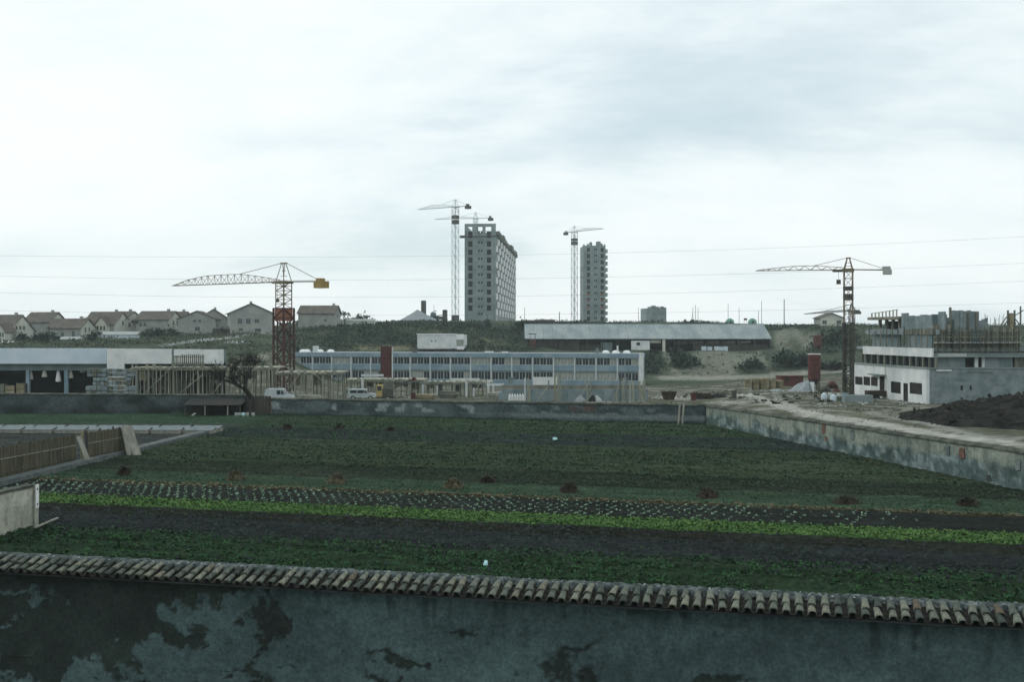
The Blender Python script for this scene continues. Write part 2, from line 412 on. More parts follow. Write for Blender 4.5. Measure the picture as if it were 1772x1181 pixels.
BASE = [(20, -0.3), (95, -0.2), (110, -0.1)]
TER = {
 -500: BASE + [(135, -.8), (160, -1.5), (200, .5), (235, 3.0), (255, 4.8), (290, 5.8), (310, 8), (340, 9.5), (400, 9.5)],
 0:    BASE + [(135, -.8), (160, -1.5), (200, .5), (235, 3.0), (255, 4.6), (285, 5.2), (300, 6.4), (340, 8.5), (400, 9)],
 250:  BASE + [(135, -.8), (170, -1.5), (210, 1.2), (250, 4.2), (290, 6.3), (300, 7.0), (330, 8.6), (400, 9)],
 450:  BASE + [(135, -.8), (160, -1.6), (185, -1), (215, 1.5), (250, 4.5), (280, 6.6), (300, 7.9), (320, 9.0), (400, 9.2)],
 600:  BASE + [(135, -1), (160, -2), (225, -3), (246, -2.5), (264, 2.6), (285, 7), (305, 9), (330, 9.8), (400, 9.8)],
 800:  BASE + [(140, -1), (165, -2), (225, -3.5), (246, -3), (264, 2), (290, 6.5), (315, 9.8), (335, 10.3), (390, 10.3)],
 1000: BASE + [(140, -1), (165, -2), (225, -3.6), (246, -3.3), (264, 1.5), (285, 2.3), (311, 2.6), (318, 9.4), (330, 10.0), (400, 10.0)],
 1200: BASE + [(140, -.8), (180, -2.2), (225, -3.2), (248, -2.6), (263, .3), (275, 2.2), (311, 2.5), (318, 9.3), (330, 9.9)],
 1340: BASE[:1] + [(90, .6), (115, .3), (150, -.6), (200, -2), (248, -2.4), (264, .6), (275, 2.2), (300, 2.8), (318, 8), (335, 9.6)],
 1420: [(20, 1.0), (60, 1.25), (90, .9), (115, .2), (150, -.6), (200, -1.8), (248, -1.5), (263, 1.5), (280, 2.6), (300, 4), (322, 8.4), (345, 9.5)],
 1600: [(20, 1.4), (55, 1.45), (75, 1.2), (100, .3), (115, -.1), (150, -.5), (200, 0), (260, 3), (300, 6), (340, 9)],
 1800: [(20, 1.5), (50, 1.5), (75, 1.2), (95, .6), (115, -.1), (150, -.3), (200, 0), (300, 6), (340, 9)],
 3000: [(20, 1.5), (50, 1.5), (75, 1.2), (95, .6), (115, -.1), (150, -.3), (200, 0), (300, 6), (340, 9)],
}
_us = sorted(TER); _Yg = np.linspace(20, 420, 401)
_tab = np.array([np.interp(_Yg, [p[0] for p in TER[u]], [p[1] for p in TER[u]]) for u in _us])
for _ in range(2): _tab[:, 1:-1] = 0.25 * _tab[:, :-2] + 0.5 * _tab[:, 1:-1] + 0.25 * _tab[:, 2:]
def hz(x, y, rough=True):
    x = np.asarray(x, float); y = np.asarray(y, float)
    u = np.clip(U0 + F * x / np.maximum(y, 1), _us[0], _us[-1] - 1e-3)
    k = np.clip(np.searchsorted(_us, u, side='right') - 1, 0, len(_us) - 2)
    ua = np.array(_us, float); t = (u - ua[k]) / (ua[k + 1] - ua[k]); t = t * t * (3 - 2 * t)
    yy = np.clip(y, 20, 419.99); j = np.floor(yy - 20).astype(int); g = yy - 20 - j
    z0 = _tab[k, j] * (1 - g) + _tab[k, j + 1] * g; z1 = _tab[k + 1, j] * (1 - g) + _tab[k + 1, j + 1] * g
    z = z0 * (1 - t) + z1 * t
    z = z * (1 - sstep(420, 900, y)) + 8.0 * sstep(420, 900, y)
    if rough:
        amp = 0.05 + 0.5 * sstep(180, 300, y)
        z = z + amp * (fbm(x * 0.12, y * 0.12, 4, 3) - 0.5) * 2 + 0.10 * (fbm(x * 0.6, y * 0.6, 3, 9) - 0.5)
    return z
def ground(x, y): return float(hz(np.array([x]), np.array([y]))[0])
def hit(px, py, y0=95.0, y1=345.0):
    """first ground point met by the sight line through a photo pixel (survey helper)"""
    Y = np.linspace(y0, y1, 1200); z = hz(Xp(px, Y), Y); s = CZ - (py - V0) / F * Y
    k = np.nonzero(z >= s)[0]
    Yh = float(Y[k[0]]) if len(k) else y1
    return Vector((Xp(px, Yh), Yh, ground(Xp(px, Yh), Yh)))

uu = np.arange(-1000, 2801, 8.0)
YY = np.concatenate([np.arange(21, 346, 1.2), np.geomspace(350, 940, 20)])
UG, YG = np.meshgrid(uu, YY)
XG = (UG - U0) / F * YG
ZG = hz(XG, YG)
inside = (right_side(XG, YG) < 1.5) & (beyond_far(XG, YG) < 1.6)
ZG = np.where(inside, -0.6, ZG)
VG = V0 + (CZ - ZG) * F / YG
nz = fbm(XG * 0.35, YG * 0.35, 4, 21); nz2 = fbm(XG * 0.09, YG * 0.09, 4, 33); nz3 = fbm(XG * 1.3, YG * 1.3, 3, 41)
def C3(c): return np.array(c, float)[None, None, :]
colr = C3((0.044, 0.064, 0.048)) * (1 - nz2[..., None]) + C3((0.078, 0.092, 0.064)) * nz2[..., None]
def paint(mask, c):
    global colr
    m = np.clip(mask, 0, 1)[..., None]; colr = colr * (1 - m) + C3(c) * m
# building-site ground: trampled earth
site = sstep(232, 215, YG) * 1.0
paint(site * (0.55 + 0.6 * (nz - 0.3)), (0.125, 0.122, 0.095))
paint(site * sstep(0.45, 0.62, nz3) * 0.7, (0.065, 0.072, 0.052))
paint(site * sstep(0.56, 0.66, nz) * 0.7, (0.26, 0.26, 0.235))
def blob(px, py, rx, ry, c, s=1.0):
    d = ((UG - px) / rx) ** 2 + ((VG - py) / ry) ** 2
    paint(s * sstep(1.25, 0.55, d + (nz - 0.5) * 1.6), c)
def trail(pts, w, c, s=1.0, ky=1.0):
    d = np.full(UG.shape, 1e9)
    for (a, b), (p, q) in zip(pts, pts[1:]):
        vx, vy = p - a, (q - b) * ky; L = vx * vx + vy * vy
        t = np.clip(((UG - a) * vx + (VG - b) * ky * vy) / L, 0, 1)
        d = np.minimum(d, np.hypot(UG - a - t * vx, (VG - b) * ky - t * vy))
    paint(s * sstep(1.3, 0.6, d / w + (nz3 - 0.5) * 0.9), c)
SANDC, PALE, DRY, DARK = (0.155, 0.165, 0.132), (0.33, 0.335, 0.30), (0.15, 0.152, 0.10), (0.034, 0.046, 0.034)
trail([(385, 634), (430, 622), (480, 612)], 5, (0.20, 0.205, 0.165), 0.9)
trail([(280, 598), (330, 592), (430, 580)], 2.5, (0.28, 0.30, 0.29), 0.8)
blob(415, 593, 22, 3, (0.34, 0.36, 0.36)); blob(465, 577, 12, 2.5, (0.4, 0.42, 0.41))
blob(660, 602, 75, 6, DRY, 0.8); trail([(555, 592), (585, 588)], 2.2, SANDC, 0.8); trail([(516, 600), (522, 585), (560, 576)], 3, DRY, 0.7)
trail([(752, 566), (765, 580), (762, 592)], 5, DRY, 0.9); blob(790, 588, 25, 5, DRY, .5); blob(840, 595, 25, 10, DRY, 0.7)
blob(820, 566, 16, 3, SANDC, .6)
blob(690, 585, 95, 13, DARK, 0.9); blob(560, 582, 40, 10, DARK, 0.7); blob(880, 575, 25, 10, DARK, .8)
blob(1240, 630, 70, 25, SANDC, 0.9); blob(1290, 622, 30, 10, SANDC, 0.8)
trail([(1150, 608), (1162, 625), (1160, 640), (1180, 652)], 5, SANDC, 0.9)
blob(1130, 625, 22, 14, DARK, .9)
blob(1355, 588, 16, 24, SANDC, 0.95); trail([(1372, 572), (1392, 592), (1400, 605)], 8, SANDC, .9); blob(1404, 588, 8, 14, SANDC, .8)
blob(1370, 597, 14, 8, (0.08, 0.085, 0.06), .8)
trail([(1424, 590), (1445, 575), (1470, 560)], 2.5, SANDC, .9)
trail([(1312, 612), (1325, 628), (1336, 650)], 4, SANDC, .9)
trail([(1140, 654), (1230, 655), (1330, 651), (1420, 644), (1470, 640)], 4, (0.24, 0.245, 0.21), .9)
trail([(1272, 680), (1310, 688), (1350, 704), (1420, 722), (1520, 735), (1620, 752), (1772, 770)], 5, PALE, 0.9)
trail([(1340, 688), (1390, 712), (1460, 724), (1560, 738)], 3, PALE, 0.8)
trail([(1500, 715), (1580, 728), (1650, 745), (1720, 762)], 4, (0.25, 0.26, 0.24), .7)
blob(1180, 688, 50, 3, PALE, .7); blob(1260, 697, 40, 3, PALE, .6); blob(1000, 694, 120, 3, (0.3, 0.31, 0.29), .7)
blob(1520, 718, 70, 5, (0.17, 0.165, 0.13), .6)
colr = np.clip(colr * (0.88 + 0.24 * nz3[..., None]), 0, 1)
nr, nc = UG.shape
ii = np.arange(nr * nc).reshape(nr, nc)
TQ = np.stack([ii[:-1, :-1], ii[:-1, 1:], ii[1:, 1:], ii[1:, :-1]], -1).reshape(-1, 4)
me = npmesh('terrain', np.stack([XG, YG, ZG], -1).reshape(-1, 3), TQ, M['ground'], True, colr.reshape(-1, 3))
link('terrain', me, kind='structure', label='earth building site rising to a grassy hill')
MB().quad((-400, -250, -0.75), (400, -250, -0.75), (400, 24, -0.75), (-400, 24, -0.75)).build('ground', M['yard'], kind='structure')

# ------------------------------------------------------------------ market garden field
RA = math.radians(14.5); rd = np.array([math.cos(RA), -math.sin(RA)]); rn = np.array([math.sin(RA), math.cos(RA)])
def wv(w, v): return w * rd[0] + v * rn[0], w * rd[1] + v * rn[1]
def inv(x, y): return x * rd[0] + y * rd[1], x * rn[0] + y * rn[1]
K1 = np.array([-28.9, 36.0]); K2 = np.array([-21.5, 82.0])    # garden edging line, near end to far end
K1 = np.array([-24.1, 53.5]) + (np.array([-24.1, 53.5]) - K2) * 0.5
def left_of_kerb(x, y):
    d = (K2 - K1) / np.linalg.norm(K2 - K1)
    return -((x - K1[0]) * d[1] - (y - K1[1]) * d[0])
BANDS = [  # v0, v1, colour: bare soil and growing strips
 (15, 30.8, (0.026, 0.030, 0.027)), (30.8, 36.0, (0.028, 0.042, 0.025)), (36.0, 39.4, (0.031, 0.032, 0.034)), (39.4, 41.5, (0.027, 0.026, 0.022)),
 (41.5, 43.8, (0.050, 0.085, 0.03)), (43.8, 47.7, (0.029, 0.030, 0.028)), (47.7, 48.3, (0.052, 0.042, 0.026)), (48.3, 52.2, (0.058, 0.082, 0.056)),
 (52.2, 57.2, (0.033, 0.038, 0.029)), (57.2, 70.4, (0.050, 0.058, 0.038)), (70.4, 78.4, (0.036, 0.040, 0.040)), (78.4, 130, (0.044, 0.060, 0.036))]
ww = np.arange(-78, 42.1, 0.32); vv = np.concatenate([np.arange(20, 48, 0.11), np.arange(48, 104, 0.22)])
WG, VG2 = np.meshgrid(ww, vv)
XF, YF = wv(WG, VG2)
fn = fbm(WG * 0.5, VG2 * 2.2, 4, 5); fn2 = fbm(WG * 0.12, VG2 * 0.9, 4, 15); fn3 = fbm(WG * 2.4, VG2 * 4.0, 3, 25)
cf = np.zeros(WG.shape + (3,))
ve = VG2 + (fn - 0.5) * 0.9 + (fn2 - 0.5) * 0.5
for a, b, c in BANDS:
    cf[(ve >= a) & (ve < b)] = c
row = np.sin(VG2 * 2 * np.pi / 0.62)
zf = 0.06 * row * ((VG2 < 41.5) | (VG2 > 52)) + 0.10 * (fn3 - 0.5) + 0.10 * (fn2 - 0.5)
lk = left_of_kerb(XF, YF)
soilL = np.array((0.058, 0.058, 0.056))
mL = sstep(0.0, 0.3, lk)[..., None]
cf = cf * (1 - mL) + soilL * mL
far_green = (sstep(0, 0.6, lk) * sstep(88, 89, YF))[..., None]
cf = cf * (1 - far_green) + np.array((0.046, 0.068, 0.046)) * far_green
cf *= np.array((0.68, 0.80, 0.76)) * (0.62 + 0.76 * fn[..., None]) * (0.75 + 0.5 * fn2[..., None]) * (0.7 + 0.6 * fn3[..., None])
ok = (right_side(XF, YF) < 0.25) & (beyond_far(XF, YF) < 0.3) & ((XF + 11.1) * 4.7 + (YF - 24.7) * 20.1 > 0.5 * 20.64)
nr, nc = WG.shape; ii = np.arange(nr * nc).reshape(nr, nc)
okq = ok[:-1, :-1] & ok[:-1, 1:] & ok[1:, 1:] & ok[1:, :-1]
FQ = np.stack([ii[:-1, :-1], ii[:-1, 1:], ii[1:, 1:], ii[1:, :-1]], -1)[okq]
me = npmesh('field', np.stack([XF, YF, zf], -1).reshape(-1, 3), FQ, M['soil'], True, cf.reshape(-1, 3))
link('field', me, kind='structure', label='ploughed market garden in long strips')

def in_field(x, y, m=0.6): return (right_side(x, y) < -m) & (beyond_far(x, y) < -m) & (np.abs(x) < 0.47 * y + 3)
def strip(n, v0, v1, row_gap=None, seed=1, left=False, patch=0.0, yex=None):
    rs = np.random.RandomState(seed)
    v = rs.uniform(v0, v1, n); w = rs.uniform(-50, 36, n)
    if row_gap: v = v0 + np.round((v - v0) / row_gap) * row_gap + rs.normal(0, row_gap * 0.16, n)
    x, y = wv(w, v)
    k = in_field(x, y) & (left_of_kerb(x, y) < -0.5)
    if left: k = in_field(x, y) & (left_of_kerb(x, y) > 0.5)
    if patch: k &= fbm(w * 0.35, v * 1.6, 3, seed + 50) > patch
    return np.stack([x[k], y[k], np.full(k.sum(), 0.0)], 1), rs
def crop(name, label, cat, n, v0, v1, m, size, per=1, **kw):
    C, rs = strip(n, v0, v1, **kw)
    C = np.repeat(C, per, 0); C[:, :2] += rs.normal(0, size * 0.35, (len(C), 2)); C[:, 2] += rs.uniform(-0.01, size * 0.3, len(C))
    V, Q = leaves(C, rs.uniform(0.6, 1.3, len(C)) * size, tilt=0.75, aspect=0.55, rs=rs)
    link(name, npmesh(name, V, Q, m), label=label, cat=cat, kind='stuff')
crop('leafy_crop', 'dark green leafy crop in rows just beyond the tiled wall', 'crop', 34000, 26, 36.6, M['dark_leaf'], 0.12, per=3, row_gap=0.42, seed=2, patch=0.36)
crop('salad_crop', 'bright yellow-green strip of young salad across the garden', 'crop', 13000, 41.5, 43.75, M['bright_leaf'], 0.12, per=3, row_gap=0.32, seed=3)
crop('grass_strip', 'even dull green grass strip under the straw heaps', 'grass', 24000, 48.4, 52.1, M['grass_leaf'], 0.08, per=2, seed=4)
crop('weedy_crop', 'mottled green weedy crop in the middle of the garden', 'crop', 64000, 57.2, 70.3, M['grass_leaf'], 0.13, per=2, row_gap=0.75, seed=5, patch=0.46)
crop('seedlings', 'sparse seedlings in rows on dark soil', 'crop', 4200, 70.6, 76.5, M['dark_leaf'], 0.16, per=2, row_gap=0.8, seed=6)
crop('far_grass', 'green grass strip along the foot of the far wall', 'grass', 52000, 78.4, 96, M['grass_leaf'], 0.15, per=2, seed=8, patch=0.30)
crop('soil_weeds', 'thin scattered weeds on the dark ploughed strips', 'weeds', 9500, 35.8, 41.4, M['dark_leaf'], 0.085, per=2, seed=9, patch=0.45)
crop('dry_stalks', 'thin line of dry brown stalks beside the lettuces', 'stalks', 2200, 47.7, 48.4, M['dry_leaf'], 0.15, per=2, seed=10)
crop('far_weeds', 'thin weeds on the bare dark strip beyond the heaps', 'weeds', 9000, 52.4, 57.2, M['grass_leaf'], 0.11, per=2, seed=11, patch=0.46)
# clods of turned soil on the bare strips
rs = np.random.RandomState(12)
n = 15000; v = np.where(rs.rand(n) < 0.75, rs.uniform(35.2, 41.4, n), rs.uniform(26, 35, n)); w = rs.uniform(-32, 26, n)
x, y = wv(w, v); k = in_field(x, y) & (left_of_kerb(x, y) < -0.5)
x, y = x[k], y[k]; n = len(x); r = rs.uniform(0.02, 0.065, n) * (1 + (rs.rand(n) > 0.93))
o6 = np.array([(1, 0, 0), (0, 1, 0), (-1, 0, 0), (0, -1, 0), (0, 0, 0.8), (0, 0, -0.4)], float)
V = (np.stack([x, y, r * 0.3], 1)[:, None, :] + o6[None] * r[:, None, None] * rs.uniform(0.6, 1.3, (n, 6, 1))).reshape(-1, 3)
T = np.array([(0, 1, 4), (1, 2, 4), (2, 3, 4), (3, 0, 4)]); T = (np.arange(n)[:, None, None] * 6 + T[None]).reshape(-1, 3)
M['clod'] = mat('soil_clod', (0.018, 0.023, 0.023), (0.040, 0.047, 0.047), scale=2, rough=0.95, spec=0.0)
link('soil_clods', npmesh('soil_clods', V, T, M['clod']), label='clods of turned soil on the bare strips', cat='soil', kind='stuff')

# lettuces: the 300 nearest are objects, the rest one mass
def lettuce_mesh(seed):
    rs = np.random.RandomState(seed)
    C = np.zeros((11, 3)); C[:, :2] = rs.normal(0, 0.035, (11, 2)); C[:, 2] = rs.uniform(0.0, 0.03, 11)
    return leaves(C, rs.uniform(0.08, 0.14, 11), tilt=0.9, aspect=0.8, rs=rs)
LM = [npmesh('lettuce', *lettuce_mesh(s), M['lettuce']) for s in (1, 2, 3, 4)]
spots = []
for r_ in range(7):
    for i in range(-96, 86):
        w_ = i * 0.42 + rnd.uniform(-.045, .045) + r_ * 0.11; v_ = 44.15 + r_ * 0.55 + rnd.uniform(-.035, .035)
        x_, y_ = wv(w_, v_)
        if left_of_kerb(np.array([x_]), np.array([y_]))[0] > -0.8 or abs(x_) > 0.455 * y_: continue
        pxx = U0 + F * x_ / y_
        if pxx > 1590 or (pxx > 1150 and rnd.random() < (pxx - 1150) / 520): continue
        if rnd.random() < 0.08: continue
        spots.append((y_, x_))
spots.sort()
for j, (y_, x_) in enumerate(spots[:300]):
    o = link('lettuce', LM[j % 4], loc=(x_, y_, 0.02), rotz=rnd.uniform(0, 6.28), label='small pale green lettuce planted out in the dark strip', cat='lettuce', group='lettuces planted in rows in the garden')
    s_ = rnd.uniform(0.5, 0.9); o.scale = (s_, s_, s_)
Vs, Qs, off = [], [], 0
for y_, x_ in spots[300:]:
    V, Q = lettuce_mesh(rnd.randrange(1000)); Vs.append(V * rnd.uniform(.5, .9) + np.array([x_, y_, 0.02])); Qs.append(Q + off); off += len(V)
if Vs: link('lettuce_rows', npmesh('lettuce_rows', np.concatenate(Vs), np.concatenate(Qs), M['lettuce']), label='farther rows of small pale lettuces in the dark strip', cat='lettuce', kind='stuff')
# ------------------------------------------------------------------ near garden wall with canal-tile coping
EL = np.array([-11.1, 24.7]); ER = np.array([9.0, 20.0]); WA = math.atan2(ER[1] - EL[1], ER[0] - EL[0]); WLEN = float(np.linalg.norm(ER - EL))
nw = thing('garden_wall', 'peeling grey rendered garden wall with clay tile coping, nearest to the viewer', 'wall', (EL[0], EL[1], 0), WA)
EXT = 6.5
xs = np.arange(-EXT, WLEN + EXT + 0.01, 0.045); zs = np.arange(-0.75, 1.961, 0.03)
XW, ZW = np.meshgrid(xs, zs)
gx = EL[0] + XW * math.cos(WA) - 0.54 * math.sin(WA); gy = EL[1] + XW * math.sin(WA) + 0.54 * math.cos(WA)
uw = U0 + F * gx / gy; vw = V0 + (CZ - ZW) * F / gy
n1 = fbm(XW * 1.1, ZW * 1.4, 5, 61, .6); n2 = fbm(XW * 4.5, ZW * 5, 4, 71, .6); n3 = fbm(XW * 0.45, ZW * 0.9, 3, 81); n4 = fbm(XW * 7 + ZW * 3, ZW * 7 - XW * 2, 3, 91)
wu = (fbm(XW * 1.6, ZW * 1.6, 5, 161, .62) - .5); wz = (fbm(XW * 1.6 + 9, ZW * 1.6, 5, 171, .62) - .5)
u_true, v_true = uw, vw
uw = uw + 40 + 150 * wu + 26 * (n4 - .5); vw = vw + 95 * wz + 18 * (n2 - .5)
pm = np.full(uw.shape, -1.0)                      # where the pale skim coat still holds (>0)
def pl(cx, cy, rx, ry, s=1.0):
    global pm
    d = 1.0 - np.sqrt(((uw - cx) / rx) ** 2 + ((vw - cy) / ry) ** 2)
    pm = np.maximum(pm, np.minimum(d * s * 1.6, 0.55))
for b in ((300, 1146, 46, 34), (368, 1152, 70, 26), (438, 1120, 48, 44), (402, 1064, 62, 34), (452, 1046, 40, 20), (70, 1026, 62, 7), (105, 1040, 24, 8),
          (190, 1168, 26, 22), (225, 1172, 30, 14), (8, 1146, 22, 22), (60, 1180, 70, 12), (300, 1184, 160, 10), (24, 1088, 20, 4), (60, 1090, 16, 3), (430, 1180, 60, 9)):
    pl(*b)
pm = np.maximum(pm, np.minimum((uw - 505 - 16 * np.sin(vw / 17.0)) / 55.0, 0.55))
for cx, cy, rx, ry, s in ((745, 1150, 60, 24, 1.0), (705, 1132, 34, 12, .9), (800, 1142, 40, 10, .8), (545, 1100, 30, 10, .7), (820, 1090, 60, 8, .45), (700, 1172, 30, 9, .9), (1010, 1172, 70, 46, .75), (1050, 1130, 60, 14, .5), (1300, 1186, 60, 18, .8), (560, 1160, 14, 30, .6)):
    pm -= s * .95 * sstep(1.3, 0.2, np.sqrt(((uw - cx) / rx) ** 2 + ((vw - cy) / ry) ** 2) + (n1 - .5) * .5)
n5 = fbm(XW * 11, ZW * 11, 3, 191, .6)
pmn = pm + (n1 - 0.5) * 0.55 + (n2 - 0.5) * 0.55 + (n5 - .5) * .55
held = sstep(-0.10, 0.22, pmn)
pale = np.array((0.128, 0.202, 0.206)); old = np.array((0.024, 0.033, 0.030)); green = np.array((0.040, 0.060, 0.050))
drip = sstep(.55, .75, fbm(XW * 5.5, ZW * .5, 3, 205)) * sstep(.9, 1.9, ZW + (n3 - .5))
base = old * (0.7 + 0.7 * n1[..., None]) * (0.8 + 0.4 * n2[..., None])
base = base * (1 - 0.5 * sstep(.5, .65, n3)[..., None]) + green * 0.5 * sstep(.5, .65, n3)[..., None]
skim = pale * np.array((0.58, 0.57, 0.57)) * (0.66 + 0.50 * n3[..., None]) * (0.62 + 0.76 * n1[..., None]) * (0.72 + 0.56 * n4[..., None])
skim *= (1 - .45 * drip)[..., None]
skim *= 1 - 0.28 * (sstep(0.60, 0.72, n2) * sstep(0.42, 0.6, n1))[..., None]
cw = base * (1 - held[..., None]) + skim * held[..., None]
dw = -0.030 * held - 0.010 * (n2 - 0.5) - 0.03 * (n3 - 0.5)
nr, nc = XW.shape; ii = np.arange(nr * nc).reshape(nr, nc)
Q = np.stack([ii[:-1, :-1], ii[:-1, 1:], ii[1:, 1:], ii[1:, :-1]], -1).reshape(-1, 4)
link('render_face', npmesh('render_face', np.stack([XW, 0.54 + dw, ZW], -1).reshape(-1, 3), Q, M['near_wall'], True, np.clip(cw, 0.005, 1).reshape(-1, 3)), nw)
MB().box(-EXT, WLEN + EXT, 0.60, 0.94, -0.8, 1.97).build('wall_core', M['far_wall_dark'], nw)
MB().extrude([(0.10, 1.948), (0.82, 2.098), (0.82, 2.00), (0.54, 1.985), (0.50, 1.965), (0.12, 1.915)], -EXT, WLEN + EXT, 'x').build('coping_bed', M['far_wall_dark'], nw)
# tiles: half-pipes, narrower towards the ridge
def half_tile(L, r0, r1, th, up=True, n=6, warp=0.0):
    b = MB(); s = 1 if up else -1
    for t, (ro, y) in enumerate(((r0, 0.0), (r1, L))):
        for rr in (ro, ro - th):
            for k in range(n + 1):
                a = math.pi * k / n
                b.v.append((-rr * math.cos(a) + warp * (t - .5), y, s * rr * 0.80 * math.sin(a)))
    m = n + 1
    for k in range(n):
        b.f.append((k, k + 1, 2 * m + k + 1, 2 * m + k))                # outer
        b.f.append((m + k + 1, m + k, 3 * m + k, 3 * m + k + 1))        # inner
        b.f.append((k + 1, k, m + k, m + k + 1))                        # mouth
    for k in (0, n): b.f.append((k, m + k, 3 * m + k, 2 * m + k))
    return b
TM = [half_tile(0.40, 0.082, 0.058, 0.014, True, 6, w_).mesh('roof_tile', M['tile'], True) for w_ in (0, 0.012, -0.012)]
CM = [half_tile(0.66, 0.085, 0.085, 0.012, False, 5).mesh('channel_tile', M['channel'], True)]
SL = math.radians(12); PITCH = 0.2335
ntile = int((WLEN + 12.6) / PITCH)
for i in range(ntile):
    x = -6.3 + i * PITCH
    o = link('channel_tile', CM[0], nw, (x + PITCH / 2, 0.02, 2.045)); o.rotation_euler = (SL, 0, rnd.uniform(-.02, .02))
    skew = rnd.uniform(-.03, .03)
    for c, (y, z) in enumerate(((0.0, 2.03), (0.30, 2.108))):
        o = link('roof_tile', TM[rnd.randrange(3)], nw, (x + rnd.uniform(-.012, .012), y + rnd.uniform(-.05, .03) - (.07 if rnd.random() < .06 else 0), z + rnd.uniform(-.008, .014)))
        o.rotation_euler = (SL + rnd.uniform(-.03, .03), rnd.uniform(-.08, .08), skew + rnd.uniform(-.06, .06))
        s_ = rnd.uniform(0.94, 1.05); o.scale = (s_, 1, s_)
xs = np.arange(-EXT, WLEN + EXT, 0.06); b = MB(); ring = [(0.62, 2.13), (0.66, 2.215), (0.78, 2.245), (0.92, 2.22), (0.97, 2.05)]
for i, x in enumerate(xs):
    for k, (y, z) in enumerate(ring): b.v.append((x, y + rnd.uniform(-.022, .022), z + rnd.uniform(-.022, .022) + 0.03 * (float(fbm(x * 1.5, k * .3, 3, 7)) - .5)))
for i in range(len(xs) - 1):
    for k in range(4): b.f.append((i * 5 + k, (i + 1) * 5 + k, (i + 1) * 5 + k + 1, i * 5 + k + 1))
b.build('ridge_mortar', M['mortar'], nw)
b = MB()
for i in range(240):
    x = rnd.uniform(-6, WLEN + 6); r = rnd.uniform(.015, .05); c = Vector((x, rnd.uniform(.64, .90), 2.225))
    o6_ = [c + Vector(d) * r * rnd.uniform(.6, 1.2) for d in ((1, 0, 0), (0, 1, 0), (-1, 0, 0), (0, -1, 0), (0, 0, .8))]
    k = len(b.v); b.v += [tuple(q) for q in o6_]; b.f += [(k, k + 1, k + 4), (k + 1, k + 2, k + 4), (k + 2, k + 3, k + 4), (k + 3, k, k + 4)]
link('mortar_crumbs', b.mesh('mortar_crumbs', M['gravel']), nw, kind='stuff')

# ------------------------------------------------------------------ rendered wall builder for the far and side walls
def rendered_wall(t, A, B, zA, zB, th, m, side=1.0, z0=-0.5, step=0.2, wob=0.05, colf=None):
    """uneven wall from A to B in plan; top height goes from zA to zB"""
    A, B = np.array(A, float), np.array(B, float); d = B - A; L = np.linalg.norm(d); d /= L; nrm = np.array([-d[1], d[0]]) * side
    n = max(2, int(L / step)); nz_ = 16; bb = MB(); cc = []
    for i in range(n + 1):
        s_ = L * i / n; top = zA + (zB - zA) * i / n + wob * (float(fbm(s_ * 0.4, 3.3, 3, 17)) - .5) * 2
        for j in range(nz_ + 1):
            f_ = j / nz_; off = 0.05 * (float(fbm(s_ * .8, f_ * 2.4, 3, 27)) - .5)
            p = A + d * s_ + nrm * off; bb.v.append((p[0], p[1], z0 + (top - z0) * f_)); cc.append((s_, max(0.0, z0 + (top - z0) * f_) / top))
        p = A + d * s_ + nrm * th; bb.v.append((p[0], p[1], top)); bb.v.append((p[0], p[1], z0)); cc += [(s_, 1.0), (s_, 0.0)]
    k = nz_ + 3
    for i in range(n):
        for j in range(k - 1): bb.f.append((i * k + j, (i + 1) * k + j, (i + 1) * k + j + 1, i * k + j + 1))
    bb.f.append(tuple(range(k))); bb.f.append(tuple(n * k + q for q in reversed(range(k))))
    o = bb.build('render_face', m, t, True)
    if colf:
        c = np.array(cc); at = o.data.color_attributes.new('Col', 'FLOAT_COLOR', 'POINT'); c4 = np.ones((len(c), 4), np.float32); c4[:, :3] = colf(c[:, 0], c[:, 1]); at.data.foreach_set('color', c4.ravel())
    return A, d, L, nrm
def lerp3(a, b, t): return np.array(a) * (1 - t[..., None]) + np.array(b) * t[..., None]
def side_col(s, f):     # buff render above, damp salt-stained render below
    a, b_, c_ = fbm(s * .5, f * 2, 4, 201), fbm(s * 1.9, f * 3.5, 4, 211), fbm(s * .16, f * .3, 2, 221)
    up = lerp3((0.24, 0.255, 0.215), (0.34, 0.345, 0.29), sstep(.3, .7, a))
    lo = lerp3((0.10, 0.135, 0.13), (0.30, 0.345, 0.34), sstep(.36, .64, b_))
    col = lerp3(lo, up, sstep(.40, .62, f + (a - .5) * .7 + (b_ - .5) * .3))
    col = lerp3(col, (0.06, 0.08, 0.07), sstep(.60, .68, fbm(s * 1.2, f * 2.2, 4, 231)) * .8 * sstep(.85, .4, f))
    col = lerp3(col, (0.10, 0.125, 0.12), sstep(.56, .70, fbm(s * 2.6, f * .35, 3, 241)) * .55)
    return col * np.array((0.70, 0.78, 0.78)) * (0.85 + 0.3 * c_[..., None])
def far_col(s, f):      # grey render with pale flaked spots and a pale foot band towards the corner
    a, b_ = fbm(s * .55, f * 1.6, 4, 301), fbm(s * 1.1, f * 2.0, 3, 311)
    col = lerp3((0.050, 0.068, 0.068), (0.105, 0.135, 0.135), sstep(.3, .7, a))
    col = lerp3(col, (0.24, 0.285, 0.29), sstep(.58, .66, b_) * sstep(.95, .75, f) * sstep(.28, .45, f) * (.35 + .65 * sstep(10, 18, s)))
    col = lerp3(col, (0.20, 0.24, 0.24), sstep(.40, .28, np.abs(f - .30) * 3 + (a - .5) * 1.2) * .6 * sstep(20, 12, s))
    col = lerp3(col, (0.03, 0.045, 0.036), sstep(.16, .04, f + (a - .5) * .2))
    col = lerp3(col, (0.20, 0.10, 0.075), (np.exp(-((s - 9.3) / .5) ** 2) + np.exp(-((s - 10.6) / .25) ** 2)) * sstep(.25, .1, np.abs(f - .72)) * .4)
    return col
